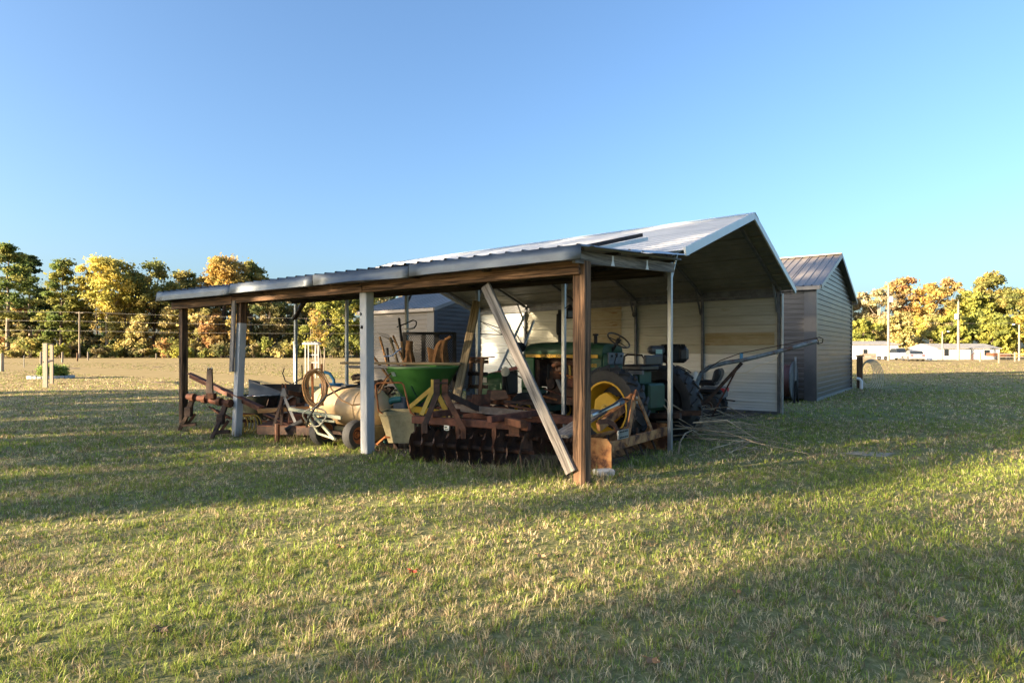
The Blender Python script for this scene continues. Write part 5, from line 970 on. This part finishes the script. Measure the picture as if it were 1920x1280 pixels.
# ---------------------------------------------------------------- yellow implement, tan bin with rusty handle
yi = wthing('yellow_plough_frame', 'yellow A-frame implement behind the disc harrow', 'implement', PX(805, 800, 9.3)); ya = PX(814, 724, 9.15)
for e in ((768, 763, 9.1), (790, 778, 8.95), (835, 770, 9.3), (838, 772, 9.25)): M().bar(PX(*e), ya, .06, .02, (0, 1, 0)).build('frame_leg', yellowd, yi, 'w')
q = M(); q.bar(ya + V((-.02, 0, -.04)), ya + V((-.02, 0, .10)), .05, .05); q.build('hitch_ear', yellowd, yi, 'w'); M().bar(PX(768, 765, 9.15), PX(836, 776, 9.25), .10, .09).build('toolbar', yellow, yi, 'w', bevel=.006)
for s in (.15, .45): b = PX(768, 765, 9.15).lerp(PX(836, 776, 9.25), s); M().bar(b, V((b.x, b.y + .1, 0)), .03, .07).build('shank', rustd, yi, 'w')
tb = wthing('tan_bin', 'mossy tan tapered bin with a rusty pipe handle, left of the disc harrow', 'bin', PX(755, 838, 9.45)); c = PX(757, 775, 9.4); c.z = 0
q = M(); t4 = [(-.33, -.16, .55), (.26, -.22, .55), (.30, .26, .55), (-.30, .3, .55)]; b4 = [(-.20, -.13, .12), (.22, -.17, .12), (.22, .16, .12), (-.18, .2, .12)]; q.add([c + V(p) for p in t4 + b4], [(0, 1, 5, 4), (1, 2, 6, 5), (2, 3, 7, 6), (3, 0, 4, 7), (7, 4, 5, 6)]); q.build('body', lichen, tb, 'w', solid=.012)
for k in range(4): a_, b_ = t4[k], t4[(k + 1) % 4]; M().bar(c + V(a_) + V((0, 0, .0)), c + V(b_), .03, .06).build('rim', lichen, tb, 'w')
q = M(); q.tube([PX(722, 778, 9.25), PX(710, 770, 9.2), PX(704, 722, 9.3), PX(708, 718, 9.3), PX(752, 717, 9.3), PX(757, 722, 9.25), PX(766, 760, 9.1), PX(770, 773, 9.1), PX(778, 779, 9.1)], .014, 8); q.build('handle', rustb, tb, 'w', smooth=50); M().tube([PX(708, 732, 9.3), PX(724, 708, 9.6), PX(733, 700, 9.9)], .011, 6).build('stay', rustb, tb, 'w')
M().bar(PX(707, 833, 9.2), PX(730, 812, 9.35), .05, .02).build('foot_strap', rustb, tb, 'w'); M().bar(PX(722, 818, 9.3), PX(765, 821, 9.35), .12, .025).build('shelf', rustb, tb, 'w')
for s in (-.12, .15): M().bar(c + V((s, .0, 0)), c + V((s, .0, .13)), .06, .1).build('leg', rustd, tb, 'w')
t = wthing('teal_jug', 'teal plastic pump body under the green hopper', 'pump', PX(740, 762, 9.9)); q = M(); q.tube([PX(722, 770, 9.9), PX(724, 757, 9.9), PX(735, 750, 9.9), PX(752, 748, 9.9)], .05, 10); q.build('body', teal, t, 'w', smooth=50); M().tube([PX(722, 770, 9.9), V((PX(722, 770, 9.9).x, 9.9, 0))], .03, 8).build('outlet_hose', teal, t, 'w', smooth=50); M().box(PX(750, 757, 10.0), (.2, .2, .22)).build('casing', greym, t, 'w', bevel=.02); M().box(V((PX(750, 757, 10.0).x, 10.0, .25)), (.22, .22, .5)).build('base', greym, t, 'w')
t = wthing('blue_bucket', 'bright blue plastic drum half hidden behind the sprayer tank', 'drum', PX(620, 760, 10.9)); c = PX(622, 728, 10.9); q = M(); q.lathe([(.16, 0), (.19, .4), (.2, c.z + .05), (.21, c.z + .05), (.21, c.z + .08), (.19, c.z + .09), (0, c.z + .09)], (c.x, c.y, 0), (0, 0, 1), 22); q.build('body', bluep, t, 'w', smooth=40); q = M(); q.tube([PX(608, 697, 10.8), PX(618, 700, 10.8), PX(626, 712, 10.8), PX(626, 722, 10.8), PX(620, 731, 10.8)], .028, 8); q.build('handle', bluep, t, 'w', smooth=50)
t = wthing('folded_tarp', 'grey brown folded tarp heap behind the sprayer tank', 'tarp', PX(640, 760, 11.6)); q = M(); c = PX(640, 735, 11.6); q.ball((c.x, c.y, .42), .36, 16, (1, .6, 1.2)); o = q.build('heap', greym, t, 'w', smooth=60)
for v_ in o.data.vertices: d = mnoise.noise(v_.co * 5) * .08; v_.co += v_.co.normalized() * d
# rusty wooden rack
rk = wthing('wooden_rack', 'open rack of rusty brown boards right of the leaning timber', 'rack', PX(888, 770, 10.6))
for x0, y0, x1, y1, Y in ((905, 672, 893, 800, 10.4), (884, 672, 876, 800, 10.9)): a_, b_ = PX(x0, y0, Y), PX(x1, y1, Y); b_.z = 0; M().bar(a_, b_, .06, .10, (0, 1, 0)).build('leg', wood[2], rk, 'w')
for y_, m_ in ((671, rust), (677, wood[0]), (724, wood[0]), (700, wdark[0]), (748, rust)): M().bar(PX(880, y_, 10.75), PX(912, y_ + 1, 10.4), .10 if y_ < 680 else .07, .035 if y_ < 675 else .06).build('shelf_board', m_, rk, 'w')
M().box(PX(882, 735, 10.9), (.16, .16, .26)).build('stored_can', bluesteel, rk, 'w', bevel=.03)
M().bar(PX(868, 672, 10.6), PX(927, 669, 10.2), .03, .02).build('loose_rod', rust, rk, 'w')
t = wthing('maroon_ramp', 'maroon painted plank ramp slanting behind the small green tractor', 'ramp', PX(940, 720, 13.4)); M().bar(PX(908, 705, 13.6), PX(985, 686, 13.2), .35, .06).build('board', maroon, t, 'w'); a_ = PX(985, 690, 13.2); M().bar(a_, V((a_.x, a_.y, 0)), .06, .06).build('prop', maroon, t, 'w'); a_ = PX(910, 706, 13.6); M().bar(a_, V((a_.x, a_.y, 0)), .06, .06).build('prop', maroon, t, 'w')
# lattice ladder, scroll bracket, lantern
ld = wthing('lattice_frame', 'silver tube trestle leaning on the back wall behind the tractor', 'trestle', PX(960, 745, 15.2))
for a_, b_ in (((983, 592, 14.6), (930, 706, 14.2)), ((1001, 601, 14.4), (955, 720, 14.0))):
    a_, b_ = PX(*a_), PX(*b_); b_ = a_ + (b_ - a_) * (a_.z / (a_.z - b_.z)); M().cyl(a_, b_, .028, None, 10).build('rail', steel, ld, 'w', smooth=40)
for f in (.12, .3, .5, .68, .84): a_ = PX(983, 592, 14.6).lerp(PX(930, 706, 14.2), f); b_ = PX(1001, 601, 14.4).lerp(PX(955, 720, 14.0), min(1, f + .12)); M().cyl(a_, b_, .012, None, 6).build('rung', galvd, ld, 'w')
sb_ = thing('scroll_bracket', 'black wrought iron scroll bracket on the inner post', 'bracket', PX(900, 628, 12.2)); W0 = 12.6
q = M(); q.bar(PX(896, 600, W0), PX(896, 628, W0), .02, .02).tube([PX(897, 601, W0), PX(950, 620, W0)], .009, 5).tube([PX(897, 600, W0), PX(942, 627, W0)], .007, 5).tube([PX(897, 626, W0), PX(955, 628, W0)], .009, 5); c = PX(947, 623, W0); q.tube([c + V((.045 * (1 - .05 * k) * math.cos(k * .55), 0, .045 * (1 - .05 * k) * math.sin(k * .55))) for k in range(13)], .007, 5); c = PX(898, 618, W0); q.tube([c + V((.05 * (1 - .05 * k) * math.cos(1.5 - k * .5), 0, .05 * (1 - .05 * k) * math.sin(1.5 - k * .5))) for k in range(12)], .007, 5); q.build('ironwork', black, sb_, 'w', smooth=50)
ln = thing('lantern', 'black box lantern hanging on the galvanised post above the tractor', 'lantern', PX(1069, 598, 9.4)); c = PX(1069, 588, 9.4)
q = M(); q.prism([(-.06, -.075), (.06, -.075), (.05, .06), (-.05, .06)], c, (1, 0, 0), (0, 0, 1), .11); q.build('body', black, ln, 'w', bevel=.006); q = M(); q.lathe([(.085, .06), (.03, .11), (.015, .13), (0, .13)], c, (0, 0, 1), 4); q.build('cap', black, ln, 'w'); M().box(c + V((0, -.06, -.01)), (.075, .01, .09)).build('pane', glassd, ln, 'w'); M().bar(c + V((-.08, 0, .08)), c + V((0, 0, .14)), .015, .015).build('arm', black, ln, 'w')

# ---------------------------------------------------------------- engine powered tiller behind the tractor
te = wthing('engine_tiller', 'green walk behind machine with a black engine and red lever, right of the tractor seat', 'tiller', PX(1240, 770, 11.7)); Ye = 11.7; grime = mat('oily_green_paint', (.008, .018, .013), (.016, .045, .028), (.05, .04, .03), scale=11, rough=.5, bump=.3)
def ebox(name, x0, y0, x1, y1, dep, m_, Y=Ye, bev=.03, dy=0):
    a_, b_ = PX(x0, y0, Y), PX(x1, y1, Y); return M().box(((a_.x + b_.x) / 2, Y + dy, (a_.z + b_.z) / 2), (abs(b_.x - a_.x), dep, abs(a_.z - b_.z))).build(name, m_, te, 'w', bevel=bev)
o = ebox('fuel_tank', 1213, 648, 1243, 664, .26, galvd, bev=.05, dy=-.1); ebox('tank_label', 1224, 655, 1236, 663, .01, mat('mint_label', (.40, .62, .55), rough=.6), dy=-.24, bev=0)
o = ebox('engine', 1240, 645, 1283, 680, .42, black, bev=.05); ebox('engine_shroud', 1265, 650, 1286, 678, .3, blackp, dy=-.1, bev=.06)
q = M(); c = PX(1262, 648, Ye - .15); [q.box(c + V((-.12 + .05 * k, 0, .0)), (.018, .25, .05)) for k in range(7)]; q.build('cooling_fins', black, te, 'w')
o = ebox('side_plate', 1222, 664, 1237, 684, .04, galvd, dy=-.22, bev=.005); M().prism([(-.045, -.05), (.045, -.05), (.045, .05), (-.045, .05)], PX(1228.5, 671, Ye - .25), (1, 0, 0), (.25, 0, 1), .006).build('emblem_plate', whitep, o, 'w'); M().box(PX(1228.5, 671, Ye - .256), (.04, .006, .03)).build('emblem', greend, o, 'w')
ebox('deck', 1195, 685, 1250, 690, .4, grime, bev=.01); ebox('gear_case', 1200, 704, 1236, 728, .36, grime, bev=.09); ebox('cover', 1216, 694, 1230, 704, .4, grime, bev=.05, dy=-.02)
q = M(); q.tube([PX(1216, 675, Ye - .3), PX(1217, 690, Ye - .3), PX(1218, 706, Ye - .3)], .014, 6); q.build('red_lever', redp, te, 'w'); q = M(); q.ball(PX(1214, 677, Ye - .3), .05, 12, (1.1, .7, 1)); q.build('red_cap', redp, te, 'w', smooth=60)
M().bar(PX(1208, 690, Ye - .28), PX(1232, 688, Ye - .28), .03, .05).build('red_link', redp, te, 'w')
for x in (1208, 1268): wheel(te, FR[te].inverted() @ V((PX(x, 0, Ye).x, Ye - .05, .27)), (0, -1, 0), .27, .16, .13, greend, lugs=12)
q = M(); q.bar(PX(1235, 730, Ye), V((PX(1240, 0, Ye).x, Ye, .2)), .14, .2); q.build('pedestal', greend, te, 'w')
q = M(); q.tube([PX(1240, 725, Ye - .2), PX(1262, 742, Ye - .3), PX(1283, 762, Ye - .2)], .02, 6); q.tube([PX(1262, 692, Ye - .2), PX(1290, 715, Ye - .25), PX(1300, 735, Ye - .2)], .018, 6); q.build('linkage', greym, te, 'w'); M().bar(PX(1245, 714, Ye - .3), PX(1298, 706, Ye - .2), .035, .03).build('draw_rod', rust, te, 'w'); ebox('gear_cover', 1270, 712, 1290, 745, .1, greym, dy=-.15, bev=.05); M().ball(PX(1254, 688, Ye - .26), .055, 12, (.7, .5, 1.1)).build('filter_bowl', whitep, te, 'w', smooth=60)
for i, (x0, y0, x1, y1, r_, dy, nm, m_) in enumerate(((1206, 700, 1226, 698, .05, -.25, 'air_pipe', grime), (1232, 700, 1240, 720, .035, -.3, 'belt_guard', black), (1246, 690, 1252, 712, .045, -.25, 'muffler', rustd), (1205, 715, 1215, 735, .06, -.28, 'gear_hub', grime), (1222, 712, 1222, 745, .02, -.3, 'control_rod', galvd), (1236, 735, 1262, 722, .025, -.28, 'control_rod', rust), (1212, 738, 1240, 742, .03, -.26, 'skid_bar', grime), (1243, 668, 1262, 690, .05, -.2, 'exhaust_elbow', rustd), (1200, 728, 1204, 760, .035, -.22, 'stand', grime), (1248, 728, 1252, 765, .03, -.24, 'stand', rustd))):
    M().cyl(PX(x0, y0, Ye + dy), PX(x1, y1, Ye + dy), r_, None, 10).build(nm, m_, te, 'w', smooth=40)
# ---------------------------------------------------------------- riding mower
rd = thing('riding_mower', 'riding lawn mower with black seat and red tail lamp against the back wall', 'riding mower', (4.45, 14.15, 0), R(150))
for s in (1, -1):
    wheel(rd, (-.12, s * .36, .25), (0, s, 0), .25, .22, .12, galvd, lugs=16); wheel(rd, (1.0, s * .34, .18), (0, s, 0), .18, .14, .09, galvd)
q = M(); q.prism([(-.42, .42), (.1, .36), (.25, .44), (.55, .40), (1.15, .42), (1.2, .62), (1.05, .72), (.62, .76), (.5, .5), (.25, .50), (.1, .66), (-.35, .68), (-.44, .6)], (0, 0, 0), (1, 0, 0), (0, 0, 1), .56); q.build('body', greym, rd, bevel=.03)
for s in (1, -1): M().box((-.37, s * .2, .60), (.16, .16, .10)).build('tail_lamp', redp, rd, bevel=.02); M().box((-.16, s * .33, .58), (.5, .22, .1)).build('fender', black, rd, bevel=.04)
M().box((-.02, 0, .76), (.46, .44, .12)).build('seat_cushion', blackp, rd, bevel=.04); q = M(); q.prism([(-.26, .76), (-.14, .78), (-.20, 1.02), (-.27, 1.10), (-.35, 1.08), (-.36, .95)], (0, 0, 0), (1, 0, 0), (0, 0, 1), .44); q.build('seat_back', blackp, rd, bevel=.05)
q = M(); q.torus((.52, 0, 1.05), (-.45, 0, .9), .18, .014); q.build('steering_wheel', blackp, rd, smooth=60); M().cyl((.52, 0, 1.05), (.66, 0, .74), .025, None, 8).build('steering_column', black, rd); q = M(); [q.bar((.52, 0, 1.05), V((.52, 0, 1.05)) + V((.16 * math.cos(a) * .9, .17 * math.sin(a), .08 * math.cos(a))), .02, .012) for a in (.6, 2.7, 4.8)]; q.build('spokes', blackp, rd)
M().box((.5, 0, .2), (.8, .95, .13)).build('mower_deck', black, rd, bevel=.05); M().bar((-.42, 0, .38), (-.62, 0, .36), .12, .02).build('hitch', rustd, rd)
t = wthing('cream_canister', 'small cream canister hung beside the riding mower wheel', 'canister', PX(1302, 703, 12.4)); M().cyl(PX(1300, 712, 12.4), PX(1303, 698, 12.4), .07, .06, 14).build('body', tankend, t, 'w', smooth=40); M().cyl(PX(1303, 698, 12.4), PX(1304, 695, 12.4), .03, None, 10).build('cap', creamp, t, 'w'); a_ = PX(1300, 712, 12.4); M().bar(a_, V((a_.x, a_.y, 0)), .04, .04).build('stand', rustd, t, 'w')
# ---------------------------------------------------------------- boom pole
bp_ = wthing('boom_pole', 'long bent boom pole with flaking blue paint jutting out past the carport', 'boom pole', PX(1306, 790, 12.0))
P = [PX(1303, 800, 12.0), PX(1304, 740, 12.0), PX(1307, 716, 11.95), PX(1316, 698, 11.9), PX(1330, 688, 11.85), PX(1360, 680, 11.7), PX(1393, 675, 11.6), PX(1450, 661, 11.4), PX(1500, 648, 11.3), PX(1532, 639, 11.2)]; P[0].z = .02
q = M(); q.tube(P, [.042, .042, .042, .042, .042, .042, .039, .038, .038, .038], 12); q.build('pole', bluesteel, bp_, 'w', smooth=50)
q = M(); q.bar(PX(1307, 772, 12.0), PX(1391, 680, 11.6), .05, .06); q.build('strut', rustd, bp_, 'w'); q = M(); q.bar(PX(1330, 790, 11.8) * 1, PX(1380, 694, 11.68), .03, .03); q.build('strut', rust, bp_, 'w')
M().box(PX(1390, 668, 11.6), (.055, .02, .13)).build('cable_guide', bluep, bp_, 'w'); q = M(); q.tube([PX(1330, 689, 11.78), PX(1350, 676, 11.7), PX(1388, 662, 11.6), PX(1450, 650, 11.4), PX(1528, 634, 11.2), PX(1536, 632, 11.2), PX(1543, 635, 11.2), PX(1542, 642, 11.2), PX(1533, 645, 11.2)], .009, 6); q.build('cable', rustd, bp_, 'w', smooth=60)
q = M(); q.torus(PX(1532, 639, 11.2), (1, -.05, .3), .047, .008, 14, 5); q.build('end_ring', rustd, bp_, 'w'); q = M(); q.tube([PX(1460, 660, 11.36), PX(1456, 672, 11.36), PX(1448, 678, 11.36), PX(1420, 686, 11.5), PX(1400, 698, 11.55), PX(1378, 700, 11.6)], .006, 5); q.build('cord', hosec, bp_, 'w', smooth=60)
# ---------------------------------------------------------------- brush pile
bpil = thing('brush_pile', 'tangle of long dry branches and twigs by the galvanised corner post', 'brush pile', PG(1310, 815)); br = random.Random(9)
def stick(pts, r_):
    r_ *= 1.35; q = M(); q.tube(pts, [r_ * (1 - .75 * i / (len(pts) - 1)) for i in range(len(pts))], 6); q.build('branch', stickm, bpil, 'w', smooth=60)
stick([PX(1212, 724, 10.0), PX(1250, 752, 9.9), PX(1300, 782, 9.9), PX(1350, 808, 10.0), PX(1378, 820, 10.1)], .014)
stick([PX(1272, 852, 8.95), PX(1275, 828, 9.1), PX(1285, 812, 9.3), PX(1305, 803, 9.6)], .014)
stick([PG(1290, 855), PX(1315, 849, 9.15), PX(1345, 838, 9.35), PX(1368, 832, 9.5)], .013)
stick([PG(1362, 852), PX(1370, 842, 9.3), PX(1395, 836, 9.6), PX(1411, 816, 9.7)], .016)
stick([PX(1233, 740, 9.9), PX(1245, 760, 9.7), PX(1262, 778, 9.6), PX(1300, 800, 9.7)], .010)
for k in range(78):
    a_ = PG(br.uniform(1228, 1320), br.uniform(795, 838)); L_ = br.uniform(.5, 1.7); an = br.uniform(-.95, .35) + (0 if br.random() < .8 else 1.6); d = V((math.cos(an), math.sin(an), 0)); z0 = br.uniform(.02, .38) * (1 if k % 3 else .3); p0 = a_ + V((0, 0, z0)); p1 = p0 + d * L_ * .5 + V((br.uniform(-.1, .1), br.uniform(-.1, .1), br.uniform(-.08, .12))); p2 = p0 + d * L_ + V((br.uniform(-.15, .15), br.uniform(-.15, .15), -z0 * .7 + br.uniform(0, .05))); p2.z = max(.01, p2.z); p1.z = max(.015, p1.z)
    stick([p0, p1, p2], br.uniform(.004, .011))
for k in range(16):
    c = PG(1385 + br.uniform(-40, 25), 838 + br.uniform(-10, 12)); an = br.uniform(-.6, .6); L_ = br.uniform(.15, .5); stick([c + V((0, 0, .01)), c + V((math.cos(an) * L_ * .5, math.sin(an) * L_ * .5, br.uniform(.02, .09))), c + V((math.cos(an) * L_, math.sin(an) * L_, .015))], br.uniform(.004, .009))
# ---------------------------------------------------------------- cable reel, hose post, drain by the big shed
cr_ = bthing('cable_reel', 'large reel wound with maroon cable between the carport and the pewter shed', 'cable reel', 13.0, .55)
q = M(); q.cyl((13.0, .45, .62), (13.0, 1.5, .62), .44, None, 28); q.build('wound_cable', mat('maroon_cable', (.075, .028, .028), (.13, .055, .05), scale=3, st=(1, 30, 1), rough=.45), cr_, 'b', smooth=40)
for k in range(22): M().torus((13.0, .48 + k * .047, .62), (0, 1, 0), .44, .022, 28, 6).build('cable_turn', bpy.data.materials['maroon_cable'], cr_, 'b', smooth=60)
for v in (.42, 1.53): M().cyl((13.0, v - .015, .62), (13.0, v + .015, .62), .56, None, 28).build('flange', galvd, cr_, 'b')
for u in (12.75, 13.25): M().bar((u, .36, 0), (13.0, .36, .62), .05, .05).build('stand_leg', black, cr_, 'b')
M().bar((13.0, .37, .6), (13.0, .37, 1.3), .05, .04).build('upright', galv, cr_, 'b')
for u in (12.75, 13.25): M().bar((u, 1.6, 0), (13.0, 1.6, .62), .05, .05).build('stand_leg', black, cr_, 'b')
hp = bthing('hose_post', 'short wooden post holding a coiled pale garden hose at the shed corner', 'post', 21.65, -.25)
M().box((21.65, -.25, .62), (.2, .2, 1.26)).build('post', wood[2], hp, 'b', bevel=.01); M().box((21.65, -.25, 1.28), (.26, .26, .05)).build('cap', wood[0], hp, 'b')
for k in range(7): q = M(); c = FR[hp].inverted() @ B(21.72, -.42, .0); ra, rb_ = .20 + .035 * k, .44 + .05 * k; q.tube([V((c.x + .05 * k * .3 - .1, c.y - .1 + ra * math.sin(a) - .02 * k, 1.02 - rb_ + rb_ * math.cos(a) + .02 * k)) for a in (2 * math.pi * j / 24 for j in range(25))], .014, 6, cap=False); q.build('hose_loop', hosec, hp, smooth=60)
dp = bthing('drain_pipe', 'short white plastic pipe stub at the foot of the shed corner', 'pipe', 21.25, -.35); q = M(); c = V((21.25, -.35, 0)); q.tube([c, c + V((0, 0, .30)), c + V((.0, .06, .38)), c + V((.0, .16, .40))], .055, 12); q.build('pipe', whitep, dp, 'b', smooth=50)
# ---------------------------------------------------------------- leaf litter on the lawn
lc = [(.35, .03, .015), (.30, .16, .07), (.42, .26, .13), (.10, .06, .03)]
for i, (px, py, w_, c_, lab) in enumerate(((775, 1077, .06, 0, 'small dark red leaf on the lawn left of centre'), (1015, 1047, .07, 2, 'pale curled leaf on the lawn below the corner post'), (1256, 1056, .05, 3, 'dark brown leaf on the lawn right of centre'), (1380, 1115, .06, 1, 'tan orange leaf on the lawn at lower right'), (1758, 1168, .08, 2, 'pale straw coloured leaf near the lower right corner'), (305, 1186, .10, 3, 'dark clod in the grass at lower left'), (1222, 1245, .08, 1, 'brown oak leaf at the bottom edge'), (640, 1030, .06, 1, 'tan leaf on the lawn under the second post'), (950, 1020, .05, 2, 'light leaf fleck left of the pale curled leaf'))):
    b = PG(px, py); q = M(); pts = [(w_ * (.5 + .25 * math.sin(5 * a)) * math.cos(a), w_ * .7 * (.5 + .25 * math.sin(5 * a)) * math.sin(a), .03 + .012 * math.cos(2 * a)) for a in (2 * math.pi * k / 15 for k in range(15))]; q.add([(0, 0, .028)] + pts, [(0, k + 1, (k + 1) % 15 + 1) for k in range(15)])
    o = q.build('fallen_leaf', mat(f'leaf_{i}', lc[c_], tuple(x * .6 for x in lc[c_]), scale=30, rough=.8), solid=.002); o.location = b; tag(o, lab, 'leaf', 'fallen leaves on the lawn')
